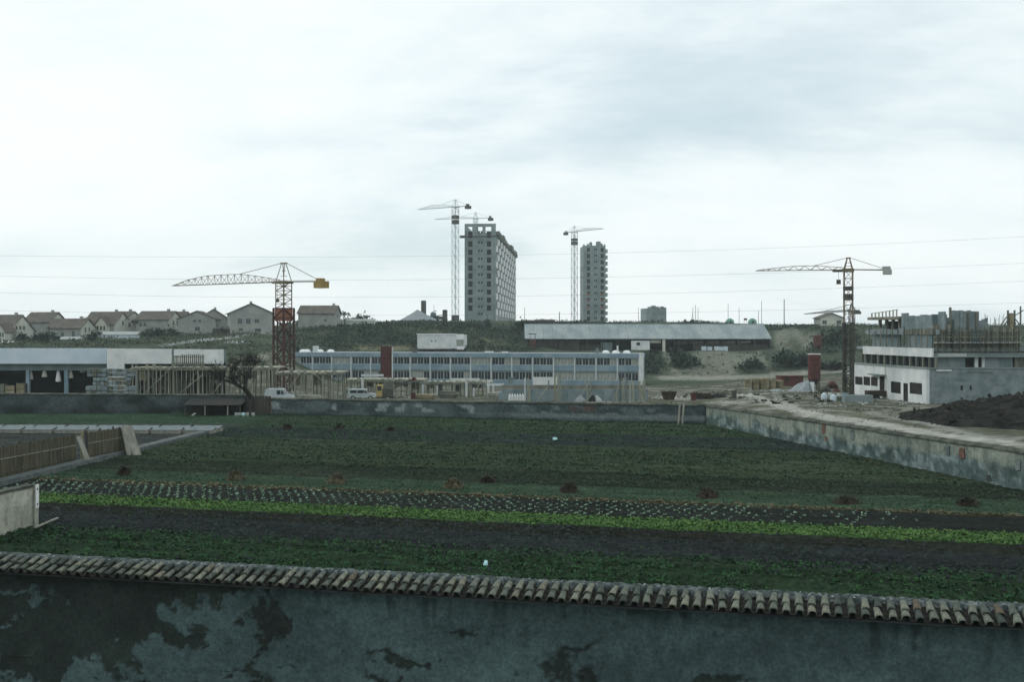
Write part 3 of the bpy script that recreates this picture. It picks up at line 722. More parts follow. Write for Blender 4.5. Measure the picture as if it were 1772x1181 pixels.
def dark_col(s, f):
    a = fbm(s * .5, f * 1.5, 4, 401)
    return lerp3((0.022, 0.030, 0.029), (0.075, 0.095, 0.095), sstep(.35, .75, a) * (.4 + .6 * sstep(30, 12, s)))
def coping(t, A, d, L, nrm, zA, zB, th, m, rise=0.14, over=0.07, step=0.4, wob=0.05):
    bb = MB(); n = max(2, int(L / step))
    prof = [(-over, -0.03), (-over, 0.03), (th * .2, rise * .8), (th * .5, rise), (th * .8, rise * .8), (th + over, 0.03), (th + over, -0.03)]
    for i in range(n + 1):
        s_ = L * i / n; top = zA + (zB - zA) * i / n + wob * (float(fbm(s_ * 0.4, 3.3, 3, 17)) - .5) * 2
        for q, z in prof:
            p = A + d * s_ + nrm * (q + rnd.uniform(-.015, .015)); bb.v.append((p[0], p[1], top + z + rnd.uniform(-.018, .018)))
    k = len(prof)
    for i in range(n):
        for j in range(k - 1): bb.f.append((i * k + j, (i + 1) * k + j, (i + 1) * k + j + 1, i * k + j + 1))
    bb.f.append(tuple(range(k))); bb.f.append(tuple(n * k + q for q in reversed(range(k))))
    bb.build('coping', m, t)
# side wall (runs towards the viewer)
t = thing('garden_wall', 'pale stained side wall running back along the garden with rounded mossy coping', 'wall')
E = CORNER + (RIGHT - CORNER) * 1.25
zE = 1.42 + (1.70 - 1.42) * 1.25
A, d, L, nr_ = rendered_wall(t, E, CORNER, zE, 1.42, 0.42, M['wall_col'], -1.0, colf=side_col)
coping(t, A, d, L, nr_, zE, 1.42, 0.42, M['coping'], rise=0.17)
def on_side(px):
    k = (px - U0) / F; # X = k*Y on the wall line
    a = (k * CORNER[1] - CORNER[0]) / ((RIGHT - CORNER)[0] - k * (RIGHT - CORNER)[1]); return CORNER + (RIGHT - CORNER) * a
rd2 = (RIGHT - CORNER) / np.linalg.norm(RIGHT - CORNER)
for px, y0, y1, w_, m_ in ((1426, 733, 752, 0.45, 'brick'), (1430, 755, 764, 0.3, 'brick'), (1455, 739, 752, .4, 'far_wall'), (1475, 742, 762, .45, 'far_wall'), (1395, 754, 770, .25, 'far_wall'), (1640, 768, 790, .4, 'far_wall'), (1665, 774, 794, .42, 'brick'), (1712, 822, 834, .35, 'far_wall_dark'), (1762, 795, 815, .35, 'far_wall')):
    c = on_side(px); n_ = 9; bb = MB(); zc = (Zp(y0, c[1]) + Zp(y1, c[1])) / 2; zh = abs(Zp(y0, c[1]) - Zp(y1, c[1])) / 2
    for k in range(n_):
        a = 2 * math.pi * k / n_; q = rnd.uniform(.75, 1.15)
        s_ = w_ / 2 * math.copysign(min(1, abs(math.cos(a)) * 1.3), math.cos(a)) * q; z_ = zc + zh * math.copysign(min(1, abs(math.sin(a)) * 1.3), math.sin(a)) * q
        nx = np.array([rd2[1], -rd2[0]]); nx = nx if nx[0] < 0 else -nx
        p = c + rd2 * s_ + nx * 0.045; p2 = c + rd2 * s_ - nx * 0.02
        bb.v.append((p[0], p[1], z_)); bb.v.append((p2[0], p2[1], z_))
    bb.f.append(tuple(2 * k for k in range(n_)))
    for k in range(n_): bb.f.append((2 * k, 2 * k + 1, 2 * ((k + 1) % n_) + 1, 2 * ((k + 1) % n_)))
    bb.build('bare_patch' if m_ == 'brick' else 'render_patch', M[m_], t)
# far wall
t = thing('garden_wall', 'long grey blotchy wall closing the far end of the garden', 'wall')
A, d, L, nr_ = rendered_wall(t, CORNER + far_d * 0.0, FARL, 1.45, 1.36, 0.40, M['wall_col'], -1.0, colf=far_col)
coping(t, A, d, L, nr_, 1.45, 1.36, 0.40, M['coping'], rise=0.13)
# left continuation, darker
t = thing('garden_wall', 'dark ivy-stained wall behind the bare tree and the lean-to', 'wall')
A, d, L, nr_ = rendered_wall(t, (-23.4, 100.0), (-60, 101.5), 1.62, 1.75, 0.40, M['wall_col'], -1.0, colf=dark_col)
coping(t, A, d, L, nr_, 1.62, 1.75, 0.40, M['coping'], rise=0.12)
# dark boarded gate between the two walls
t = thing('garden_gate', 'dark brown boarded gate between two wall ends beside the bare tree', 'gate')
for i in range(8):
    x0 = -23.3 + i * 0.29; MB().box(x0, x0 + 0.265, 99.2, 99.26, -0.1, 1.62 + rnd.uniform(-.03, .03)).build('board', M['dark_wood'], t)
for z in (0.35, 1.25): MB().box(-23.32, -20.95, 99.264, 99.33, z, z + 0.12).build('rail', M['dark_wood'], t)

# planks leaning at the corner of the far wall
for px, lbl in ((1174, 'pale plank leaning on the far wall, farther from the wall corner'), (1181, 'pale plank leaning on the far wall, nearer to the wall corner')):
    k = (px - U0) / F; a = (k * CORNER[1] - CORNER[0]) / (far_d[0] - k * far_d[1]); c = CORNER + far_d * a
    MB().beam((c[0] - 0.1, c[1] - 0.55, -0.02), (c[0] + 0.1, c[1] - 0.09, 1.62), 0.14, 0.05).build('leaning_plank', M['plank'], label=lbl, cat='plank', group='planks leaning on the far wall')

# ------------------------------------------------------------------ stub wall with a white board
sd = Vector((0.4, 2.1, 0)).normalized(); ang = math.atan2(sd.y, sd.x)
t = thing('stub_wall', 'short buff rendered wall end with a white board on its corner', 'wall', (-17.72, 42.35, 0), ang)
b = MB(); n = 30
for i in range(n + 1):
    x = -9.0 + 8.82 * i / n; top = 1.43 + 0.03 * math.sin(i * 1.3)
    for z in (-0.3, 0.3, 0.8, top): b.v.append((x, -0.02 + 0.03 * (float(fbm(x, z, 3, 5)) - .5), z))
    b.v.append((x, 0.30, top + .04)); b.v.append((x, 0.30, -0.3))
for i in range(n):
    for j in range(5): b.f.append((i * 6 + j, (i + 1) * 6 + j, (i + 1) * 6 + j + 1, i * 6 + j + 1))
b.f.append(tuple(n * 6 + k for k in reversed(range(6))))
b.build('render_face', M['stub_wall'], t, True)
MB().box(-9, -0.16, -0.06, 0.36, 1.475, 1.55).build('coping', M['coping'], t)
MB().box(-0.18, 0.06, -0.07, 0.34, -0.3, 1.50).build('corner_post', M['stub_wall'], t)
bd = MB().box(-0.15, 0.03, -0.105, -0.075, 0.66, 1.53).build('marker_board', M['white_paint'], t)
for z in (1.36, 0.80):
    b = MB(); b.tube((-0.06, -0.112, z), (-0.06, -0.106, z), 0.042, n=10); b.build('red_mark', M['red'], bd)
MB().tube((-17.35, 41.3, 0.08), (-17.25, 43.2, 0.13), 0.05, 0.045, 8).build('fallen_pole', M['plank'], label='pale grey pole lying on the soil beside the stub wall', cat='pole')

# ------------------------------------------------------------------ kerb, reed screens, cold frames, shelter
kd = (K2 - K1) / np.linalg.norm(K2 - K1); kn = np.array([-kd[1], kd[0]])
b = MB(); KL = float(np.linalg.norm(K2 - K1)); n = int(KL / 0.5)
for i in range(n + 1):
    p = K1 + kd * KL * i / n
    for q, z in ((-0.34, -0.1), (-0.30, 0.22), (-0.05, 0.26), (0.34, 0.24), (0.38, -0.1)):
        w_ = p + kn * (q + rnd.uniform(-.015, .015)); b.v.append((w_[0], w_[1], z + rnd.uniform(-.012, .012)))
for i in range(n):
    for j in range(4): b.f.append((i * 5 + j, i * 5 + j + 1, (i + 1) * 5 + j + 1, (i + 1) * 5 + j))
b.f.append(tuple(n * 5 + k for k in range(5)))
b.build('kerb', M['kerb'], label='low grey concrete edging along the garden path', kind='structure')
def reed_screen(label, A, B, h, npan):
    A, B = Vector((*A, 0)), Vector((*B, 0)); d = (B - A); L = d.length; a = math.atan2(d.y, d.x)
    t = thing('reed_screen', label, 'screen', A, a)
    pw = L / npan
    for i in range(npan):
        b = MB(); x = i * pw + 0.03
        while x < (i + 1) * pw - 0.05:
            w_ = rnd.uniform(0.025, 0.05); top = h + rnd.uniform(-.07, .04)
            b.box(x, x + w_, rnd.uniform(-.015, 0), rnd.uniform(.01, .025), -0.02, top); x += w_ * rnd.uniform(0.9, 1.25)
        b.build('reed_panel', M['reed'], t)
        MB().box(i * pw - 0.04, i * pw + 0.04, 0.03, 0.11, -0.2, h + 0.12).build('post', M['dark_wood'], t)
        for z in (0.32, h * 0.62): MB().box(i * pw + 0.045, (i + 1) * pw - 0.045, -0.045, -0.017, z, z + 0.045).build('batten', M['plank'] if z > .5 else M['reed'], t)
    return t
reed_screen('long brown reed screen standing by the garden edging', (-26.5, 44.0), (-23.75, 62.0), 1.62, 7)
reed_screen('short brown reed screen between two pairs of leaning boards', (-23.5, 63.0), (-22.75, 67.2), 1.62, 3)
def lean_board(label, p, q, w_):
    MB().beam(p, q, w_, 0.06).build('leaning_board', M['plank'], label=label, cat='board', group='boards leaning on the reed screens')
lean_board('dark narrow board leaning at the end of the long reed screen', (-23.1, 62.1, 0), (-23.72, 62.25, 1.5), 0.42)
lean_board('pale wide board leaning at the far end of the short reed screen', (-21.85, 66.3, 0), (-22.65, 67.0, 1.68), 0.55)
lean_board('narrow dark board behind the pale board of the short reed screen', (-22.2, 66.0, 0), (-22.72, 66.5, 1.62), 0.28)
MB().box(-0.06, 0.06, -0.06, 0.06, -0.2, 1.75).build('timber_post', M['new_wood'], loc=(-23.62, 62.5, 0), label='yellowish timber post rising above the gap in the reed screens', cat='post')
# cold frames with whitewashed lights
def cold_frame():
    t = thing('cold_frame', 'x', 'cold frame', group='cold frames in the back left corner of the garden')
    b = MB(); b.box(-1.05, 1.05, -0.5, -0.44, 0, 0.22); b.box(-1.05, 1.05, 0.44, 0.5, 0, 0.36); b.box(-1.05, -0.99, -0.436, 0.436, 0, 0.26); b.box(0.99, 1.05, -0.436, 0.436, 0, 0.26)
    b.build('frame', M['plank'], t)
    for i in range(3):
        x0 = -1.03 + i * 0.69
        pm_ = MB(); pm_.quad((x0, -0.52, 0.232), (x0 + 0.66, -0.52, 0.232), (x0 + 0.66, 0.52, 0.372), (x0, 0.52, 0.372)); pm_.quad((x0, 0.52, 0.398), (x0 + 0.66, 0.52, 0.398), (x0 + 0.66, -0.52, 0.258), (x0, -0.52, 0.258))
        pm_.quad((x0, -0.52, 0.232), (x0, -0.52, 0.258), (x0 + 0.66, -0.52, 0.258), (x0 + 0.66, -0.52, 0.232))
        pm_.build('pane', M['cloche'], t)
    return t
cf0 = cold_frame(); first = True
for r_, (yy, x0) in enumerate(((80.6, -22.1), (82.0, -22.0))):
    for i in range(9):
        lab = f"whitewashed cold frame in the {'nearer' if r_ == 0 else 'farther'} row, " + ('at the end by the edging' if i == 0 else ['second', 'third', 'fourth', 'fifth', 'sixth', 'seventh', 'eighth', 'ninth'][i - 1] + ' from the edging end')
        p = (x0 - i * 2.3, yy + i * 0.08, 0.03)
        if first: cf0.location = p; cf0['label'] = lab; first = False
        else: dup(cf0, p, rnd.uniform(-.03, .03), lab)
# lean-to shelter at the foot of the dark wall
t = thing('lean_to', 'low dark lean-to shelter against the far wall under the tree', 'shelter', (-25.6, 98.6, 0))
b = MB(); b.quad((-2.6, -1.3, 0.95), (2.4, -1.3, 0.95), (2.4, 1.1, 1.35), (-2.6, 1.1, 1.35)); b.quad((-2.6, 1.1, 1.29), (2.4, 1.1, 1.29), (2.4, -1.3, 0.89), (-2.6, -1.3, 0.89)); b.quad((-2.6, -1.3, 0.89), (2.4, -1.3, 0.89), (2.4, -1.3, 0.95), (-2.6, -1.3, 0.95))
b.build('roof', M['void'], t)
for x in (-2.45, -0.75, 1.2, 2.25): MB().box(x, x + 0.1, -1.2, -1.1, -0.1, 0.9).build('post', M['plank'] if x > -1 and x < 2 else M['dark_wood'], t)
MB().box(-2.5, 2.3, 1.12, 1.2, -0.1, 1.28).build('back_board', M['void'], t)
MB().beam(P(331, 722, 97.5) , P(337, 716, 97.2) , 0.18, 0.06).build('loose_board', M['white_paint'], label='small white board tilted in the grass before the lean-to', cat='board')
for i, px in enumerate((409, 414, 421, 428, 438)):
    p = P(px, 719, 97.3); b = MB().lathe([(0.01, 0.0), (0.14, 0.02), (0.17, 0.2), (0.15, 0.3), (0.01, 0.31)], 8)
    b.build('pale_pot', M['ballast_grey'] if i != 2 else M['bright_plastic'], loc=(p.x, p.y, 0.0), label=['pale pot farthest from the tree trunk before the gate', 'second pale pot in the row before the gate', 'turquoise pot in the row before the gate', 'fourth pale pot in the row before the gate', 'pale pot standing alone nearest the gate'][i], cat='pot', group='pots at the foot of the far wall')

# ------------------------------------------------------------------ heaps of straw and manure
def heap(px, py, wpx, dark, label, group, hgt=0.36):
    Y = CZ * F / (py + 3 - V0); r = wpx / F * Y / 2
    seed = int(px); rs = np.random.RandomState(seed); n = 22; b = MB(); m = 9
    for j in range(m + 1):
        q = j / m
        for k in range(n):
            a = 2 * math.pi * k / n; rr = r * q * (0.85 + 0.4 * float(fbm(math.cos(a) * 1.2 + seed, math.sin(a) * 1.2 + q, 3, 3)))
            z = hgt * (1 - q ** 1.6) * (0.7 + 0.6 * float(fbm(math.cos(a) * q * 3 + seed, math.sin(a) * q * 3, 3, 8))) + rs.normal(0, .015)
            b.v.append((rr * math.cos(a) * 1.0, rr * math.sin(a) * 0.8, z if q < 1 else -0.06))
    for j in range(m):
        for k in range(n): b.f.append((j * n + k, j * n + (k + 1) % n, (j + 1) * n + (k + 1) % n, (j + 1) * n + k))
    t = thing('manure_heap', label, 'heap', (Xp(px, Y), Y, 0.02), 0, group)
    b.build('mound', M['dark_straw'] if dark else M['straw'], t, True)
    q = rs.uniform(0, 1, 420) ** 0.6; a = rs.uniform(0, 6.28, 420)
    C = np.stack([np.cos(a) * q * r, np.sin(a) * q * r * .8, hgt * (1 - q ** 1.6) * .9 + rs.uniform(0, .03, 420)], 1)
    V, Q = leaves(C, rs.uniform(.12, .3, 420), tilt=.9, aspect=0.16, rs=rs)
    link('straw', npmesh('straw', V, Q, M['dark_straw'] if dark else M['straw']), t, kind='stuff')
G1 = 'heaps of straw manure in a row across the garden'
for px, py, w_, dk, lb in ((215, 820, 22, 1, 'small dark manure heap nearest the garden edging'), (408, 828, 30, 0, 'tan straw heap second from the garden edging'), (582, 834, 34, 0, 'broad tan straw heap third from the garden edging'),
        (785, 842, 34, 0, 'pointed tan straw heap fourth from the edging, by a small dark one'), (985, 850, 30, 1, 'brown flat manure heap near the middle of the garden'), (1225, 860, 36, 1, 'dark bushy manure heap between the middle and the side wall'),
        (1465, 869, 46, 1, 'wide low dark manure heap second from the side wall'), (1675, 873, 36, 1, 'low dark manure heap closest to the side wall'), (843, 833, 24, 1, 'small dark clump set back behind the row of heaps'),
        (497, 741, 15, 1, 'far dark heap under the gate end of the far wall'), (587, 741, 15, 1, 'far dark heap between two others before the far wall'), (675, 744, 12, 1, 'flattest far dark heap before the far wall')):
    heap(px, py, w_, dk, lb, G1, 0.2 if px in (1465, 1675, 675, 843) else 0.36)
for px, py, lb in ((835, 984, 'glittering pale scrap lying in the crop just beyond the tiled wall'), (961, 764, 'glittering pale scrap lying far out in the garden')):
    Y = CZ * F / (py - V0); b = MB()
    for i in range(4):
        c = Vector((rnd.uniform(-.11, .11), rnd.uniform(-.05, .05), rnd.uniform(.05, .16))); s_ = 0.05 if py > 900 else 0.1
        b.quad(c + Vector((-s_, 0, -s_ * .6)), c + Vector((s_, .02, -s_ * .6)), c + Vector((s_ * .9, .05, s_ * .8)), c + Vector((-s_, .04, s_)))
    b.build('plastic_scrap', M['bright_plastic'], loc=(Xp(px, Y), Y, 0.02), label=lb, cat='scrap')

# ------------------------------------------------------------------ bare tree by the gate
def bare_tree(label, loc, H, spread, seed, lean=0.0):
    r = random.Random(seed); t = thing('bare_tree', label, 'tree', loc)
    tr = MB(); cr = MB()
    def grow(p, d, L, rad, depth):
        q = p + d * L
        (tr if depth == 0 else cr).tube(p, q, max(rad, .016), max(.016, rad * .72), 6 if depth < 2 else 3, cap=False)
        if depth >= 7: return
        n = 3 if depth < 3 else r.choice((2, 3, 3))
        for i in range(n):
            a = r.uniform(0, 6.28); s_ = r.uniform(.35, .95)
            nd = (d + Vector((math.cos(a) * s_ * spread, math.sin(a) * s_ * spread, r.uniform(-.15, .35)))).normalized()
            grow(p + d * L * r.uniform(.75, 1.0), nd, L * r.uniform(.62, .86), rad * r.uniform(.5, .66), depth + 1)
    grow(Vector((0, 0, -0.1)), Vector((lean, 0, 1)).normalized(), H * 0.27, H * 0.036, 0)
    tr.build('trunk', M['bark'], t, True); cr.build('crown', M['bark'], t)
    return t
bare_tree('bare dark tree with a dense twiggy crown at the garden gate', (Xp(437, 97.6), 97.6, 0), 6.2, 1.25, 5)
# ------------------------------------------------------------------ windows
def win_mesh(w, h, bars=1, fr=0.08, d=0.06):
    b = MB(); b.box(0, w, 0, d, 0, fr); b.box(0, w, 0, d, h - fr, h); b.box(0, fr, 0.002, d - .002, fr, h - fr); b.box(w - fr, w, 0.002, d - .002, fr, h - fr)
    for i in range(bars):
        x = w * (i + 1) / (bars + 1); b.box(x - fr * .35, x + fr * .35, 0.004, d - .004, fr, h - fr)
    return b
_wc = {}
def window(parent, x, y, z, w, h, bars=1, mf='white_wall', mp='glass', rz=None, fr=0.08, name='window'):
    k = (round(w, 2), round(h, 2), bars, mf, fr)
    if k not in _wc:
        pm_ = MB().quad((fr * .8, .04, fr * .8), (w - fr * .8, .04, fr * .8), (w - fr * .8, .04, h - fr * .8), (fr * .8, .04, h - fr * .8))
        _wc[k] = (win_mesh(w, h, bars, fr).mesh('window', M[mf]), {}, pm_)
    me, panes, pm_ = _wc[k]
    if mp not in panes: panes[mp] = pm_.mesh('pane', M[mp])
    o = link(name, me, parent, (x, y, z), rz)
    link('pane', panes[mp], o)
    return o

# ------------------------------------------------------------------ houses on the hill
def house(label, px, pyb, Y, w, d, he, hr, yaw, fw=(), gw=(), wing=None, chim=0.3, pale=True):
    p = P(px, pyb, Y); t = thing('house', label, 'house', p, math.radians(yaw), 'pitched-roof houses along the hillside')
    b = MB(); b.box(-w / 2, w / 2, -d / 2, d / 2, -2.5, he); b.build('wall', M['house_wall'], t)
    for s_ in (-1, 1):
        g = MB(); xo = s_ * (w / 2 + 0.03)
        ring = [(-d / 2, -2.5), (d / 2, -2.5), (d / 2, he), (0, hr - 0.06), (-d / 2, he)]
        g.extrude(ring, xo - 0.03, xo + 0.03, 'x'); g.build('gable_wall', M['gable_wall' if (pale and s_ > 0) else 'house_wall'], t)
    ov = 0.45; sl = (hr - he) / (d / 2)
    for s_ in (-1, 1):
        r = MB(); y0, y1 = s_ * (d / 2 + ov), 0.0; z0, z1 = he - ov * sl + 0.05, hr + 0.05
        for x in (-w / 2 - .4, w / 2 + .4):
            r.v += [(x, y0, z0), (x, y1, z1), (x, y1, z1 + .18), (x, y0, z0 + .16)]
        r.f += [(0, 1, 2, 3), (7, 6, 5, 4), (0, 4, 5, 1), (3, 2, 6, 7), (0, 3, 7, 4)]
        ro = r.build('roof', M['roof_tile'], t)
    if chim is not None: MB().box(w * chim - .3, w * chim + .3, -.3, .3, hr - .3, hr + 0.75).build('chimney', M['house_wall'], ro)
    for x, z, ww_, hh in fw: window(t, x - ww_ / 2, -d / 2 - 0.065, z, ww_, hh, 1, 'house_wall')
    for y, z, ww_, hh in gw: window(t, w / 2 + 0.125, y - ww_ / 2, z, ww_, hh, 1, 'house_wall', rz=math.pi / 2)
    if wing:
        x0, x1, dep, e, r_ = wing; yb = -d / 2 - dep
        b = MB(); xm = (x0 + x1) / 2
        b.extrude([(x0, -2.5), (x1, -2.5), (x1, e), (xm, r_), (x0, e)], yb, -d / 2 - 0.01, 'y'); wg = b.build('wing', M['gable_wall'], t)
        r = MB()
        for s_, xe in ((-1, x0 - .3), (1, x1 + .3)):
            k = len(r.v)
            for y in (yb - .3, -d / 2 + 1.5): r.v += [(xe, y, e - .2), (xm, y, r_ + .08), (xm, y, r_ + .24), (xe, y, e - .05)]
            r.f += [tuple(k + q for q in f) for f in ((0, 1, 2, 3), (7, 6, 5, 4), (0, 4, 5, 1), (3, 2, 6, 7), (0, 3, 7, 4))]
        r.build('roof', M['roof_tile'], wg)
        for i in (-1, 0, 1): window(t, xm + i * (x1 - x0) * .28 - .3, yb - .065, e * .52, .6, 1.1, 0, 'gable_wall', fr=.05)
    return t
house('brown-roofed house at the left frame edge with a small gabled porch', 14, 592, 285, 9.0, 8, 2.8, 6.6, -22, [(-2, .8, .9, 1.2), (1, .8, .9, 1.2)], [(-1.8, 3.0, .7, 1.0), (-.6, 3.0, .7, 1.0), (.6, 3.0, .7, 1.0)], (2.4, 5.2, 2.0, 2.4, 4.3))
house('house with a white right gable just behind the leftmost house', 78, 583, 302, 7.6, 7.5, 3.9, 6.3, -12, [(-1, 1.2, 1, 1.2)], [(0, 3.2, .8, 1.0)], None)
house('long low house behind the blue-topped garden shed', 124, 590, 288, 9.4, 6, 3.3, 5.4, -14, [(-3, 1.0, 1.0, 1.2), (-.5, 1.0, .9, 1.2), (2.6, .4, 1.0, 2.1)], [(-1.2, 2.2, .6, 1.2), (.4, 2.2, .6, 1.2)])
house('house with a white three-window gable above the pale blue fence', 186, 583, 296, 8.4, 8, 3.4, 6.3, -10, [(-2.4, 1, .9, 1.2)], [(0, 3, .9, 1.1)], (-.2, 3.0, 1.6, 3.2, 5.0))
house('narrow house with a yellowish gable beside the white-gabled one', 217, 581, 301, 6.2, 8, 3.5, 6.2, -28, [(-1, 1, .9, 1.2)], [(-1.6, 2.2, .8, 1.2), (1, 2.2, .8, 1.2)])
house('long blue-grey walled house in the middle of the hill row', 275, 579, 298, 9.2, 7, 3.9, 5.9, -12, [(-3.2, 2.0, .9, 1.1), (-2, 2.0, .9, 1.1), (1.2, .7, .9, 1.2)], [(-1, 2.4, .7, 1.3), (1, 2.4, .7, 1.3)])
house('small house peeping out behind the blue-grey house', 310, 576, 307, 4.5, 6.5, 3.4, 5.5, -8, [], [(0, 3, .8, 1)])
house('grey house showing its broad gable with paired upper windows', 346, 579, 292, 9, 9.2, 3.9, 5.8, -84, [], [(-.6, 3.0, .8, .8), (.7, 3.0, .8, .8), (.1, .9, 1.3, 1.1)], None, None, False)
house('house half hidden behind the grey broad-gabled house', 371, 573, 306, 8, 6.8, 3.4, 5.6, -80, [], [(.5, 2.4, 1.0, 1.0)], None, -.3, False)
house('tallest house of the hill row with three big gable windows', 433, 574, 290, 9, 10.8, 4.5, 6.9, -72, [], [(-2.9, 1.9, 1.2, 1.4), (-.9, 1.9, 1.2, 1.4), (1.2, 2.1, 1.2, 1.1), (-2.7, .1, 1.0, .8), (1.5, -.1, 1.6, .9)], None, .2, False)
house('lone house above the left crane ballast, right end of the row', 553, 563, 302, 9.6, 7, 3.1, 5.0, -4, [(2.4, .9, .7, .7)], [(0, 2, .8, 1.0)], None, .4, False)
def low_shed(label, x0, x1, y0, y1, Y, m, roofm, dep=3.0, cat='shed'):
    p = P((x0 + x1) / 2, y1, Y); w = (x1 - x0) / F * Y; h = (y1 - y0) / F * Y; t = thing('low_shed', label, cat, p)
    MB().box(-w / 2, w / 2, 0, dep, -1.5, h * .62).build('wall', M[m], t)
    b = MB(); b.v += [(x, y, z) for x in (-w / 2 - .1, w / 2 + .1) for y, z in ((-.15, h * .62), (dep + .1, h * .9), (dep + .1, h), (-.15, h * .72))]
    b.f += [(0, 1, 2, 3), (7, 6, 5, 4), (0, 4, 5, 1), (3, 2, 6, 7), (0, 3, 7, 4), (1, 5, 6, 2)]; b.build('roof', M[roofm], t); return t
low_shed('low garden shed with a bluish white roof in front of the long low house', 100, 149, 583, 598, 276, 'teal_concrete', 'sand')
low_shed('pale blue-grey sheet fence shed below the white three-window gable', 172, 237, 574, 592, 280, 'blue_white', 'sand', 2.0)
low_shed('small white block at the left frame edge below the houses', -8, 15, 591, 604, 262, 'house_wall', 'white_wall')
low_shed('long pale low wall-like shed beside the lone house', 583, 648, 552, 566, 306, 'white_wall', 'house_wall', 2.0)
low_shed('dark hedge-side hut with a dark fence right of the half hidden house', 368, 398, 568, 574, 284, 'dark_wood', 'dark_wood', 1.0)

# ------------------------------------------------------------------ tower blocks under construction
bal_me = MB().extrude([(0, 0), (1.6, 1.9), (1.9, 1.9), (1.9, 2.3), (0, 4.6)], 0, 1, 'y')
def balcony_mesh(L, dep, h):
    b = MB(); i = 0
    ring = [(0, 0), (dep, L * .42), (dep, L * .58), (0, L)]
    for z in (-0.18, h):
        for x, y in ring: b.v.append((x, y, z))
    b.f += [(0, 1, 5, 4), (1, 2, 6, 5), (2, 3, 7, 6), (3, 2, 1, 0)]
    k = len(b.v)
    for z in (0.02, h):
        for x, y in ((0, .25), (dep - .22, L * .42 + .05), (dep - .22, L * .58 - .05), (0, L - .25)): b.v.append((x, y, z))
    b.f += [(k + 4, k + 5, k + 1, k), (k + 5, k + 6, k + 2, k + 1), (k + 6, k + 7, k + 3, k + 2), (k, k + 1, k + 2, k + 3)]
    b.f += [(4, 5, k + 5, k + 4), (5, 6, k + 6, k + 5), (6, 7, k + 7, k + 6)]
    return b
mpp = 400 / F
tw = thing('tower_block', 'long concrete tower block under construction with zigzag balconies, tallest on the hill', 'tower block', P(804, 560, 401), math.radians(-3.6))
TWW, TWL = 11.0, 118.0; TH = 34.0
fl = [(560 - y) * mpp for y in (422, 436.6, 450.3, 464, 477.7, 491.6, 506, 520, 533.4)]
hs = []
for i, z in enumerate(fl):
    hs += [(1.25, 2.8, z - 1.0, z + 1.0), (7.85, 9.35, z - 1.0, z + 1.0)]
for i, z in enumerate(fl + [(560 - 546) * mpp, (560 - 404.6) * mpp]):
    hs += [(4.75, 5.35, z + .1, z + .95), (5.75, 6.35, z + .1, z + .95)]
z = (560 - 405) * mpp; hs += [(1.25, 2.8, z - 1.3, z + .9), (7.85, 9.35, z - 1.3, z + .9)]
FH = 32.0
MB().holes(TWW, FH + 4, hs, 0.35, z0=-4.0).build('front_wall', M['concrete'], tw)
_dk = {}
for a, b_, c, d_ in hs:
    k = (round(b_ - a, 2), round(d_ - c, 2))
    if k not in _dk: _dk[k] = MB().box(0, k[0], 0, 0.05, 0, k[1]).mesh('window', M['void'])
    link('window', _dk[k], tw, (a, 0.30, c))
for i in range(12): MB().box(0, TWW, -.05, -.004, 1.55 + i * 2.81, 1.70 + i * 2.81).build('slab_edge', M['concrete'], tw)
for x in (0.0, 3.6, 7.1, 10.7): MB().box(x, x + .3, -.07, -.003, -3, FH - .01).build('formwork_joint', M['concrete'], tw)
MB().box(0.02, TWW - 0.02, 0.36, TWL, -4, FH - 0.02).build('side_wall', M['concrete'], tw)
for i, (a, b_) in enumerate(((0, 1.1), (2.7, 4.8), (6.3, 7.4), (9.4, TWW))): MB().box(a, b_, 0.0, 0.4, FH + .003, FH + 3.0 - (0.4 if i == 1 else 0)).build('upper_storey_pier', M['concrete'], tw)
MB().box(0, TWW, 0.45, 0.85, FH + 2.1, FH + 3.2).box(0, .4, .9, TWL * .5, FH + .003, FH + 2.6).build('upper_storey_beam', M['concrete'], tw)
for s_ in range(0, 30): MB().box(TWW + .02, TWW + .7 + rnd.uniform(0, .5), s_ * 4.0, s_ * 4.0 + rnd.uniform(1.4, 3.6), FH - 1.4 + rnd.uniform(0, .5), FH + rnd.uniform(.0, 1.5)).build('scaffold_board', M['form_wood'], tw)
for s_ in range(4): MB().box(-1.3 - rnd.uniform(0, .7), -.02, s_ * 1.4, s_ * 1.4 + .5, FH - 1.9 + s_ * .2, FH - 1.2 + rnd.uniform(0, .5)).build('scaffold_board', M['form_wood'], tw)
MB().box(-.3, TWW + .3, -.7, -.02, FH - 1.2, FH - 1.0).build('scaffold_board', M['form_wood'], tw)
bm_ = balcony_mesh(7.6, 0.55, 2.15).mesh('balcony', M['white_wall']); wm_ = MB().box(0, .06, 0, 6.6, 0, 2.3).mesh('window', M['void'])
pm_ = MB().box(-.02, .5, -.2, .2, 0, 2.7).mesh('fin', M['white_wall'])
NB = 8; BL = TWL / NB
for f_ in range(10):
    z = 2.9 + f_ * 2.81
    for k in range(NB):
        off = 0.6 + k * BL + (BL * .5 if f_ % 2 else 0)
        if off + 9 > TWL: continue
        o = link('balcony', bm_, tw, (TWW, off, z)); link('window', wm_, o, (0.01, 7.9, 0.0))
for k in range(NB): link('fin', pm_, tw, (TWW, 1 + k * BL, -0.2))
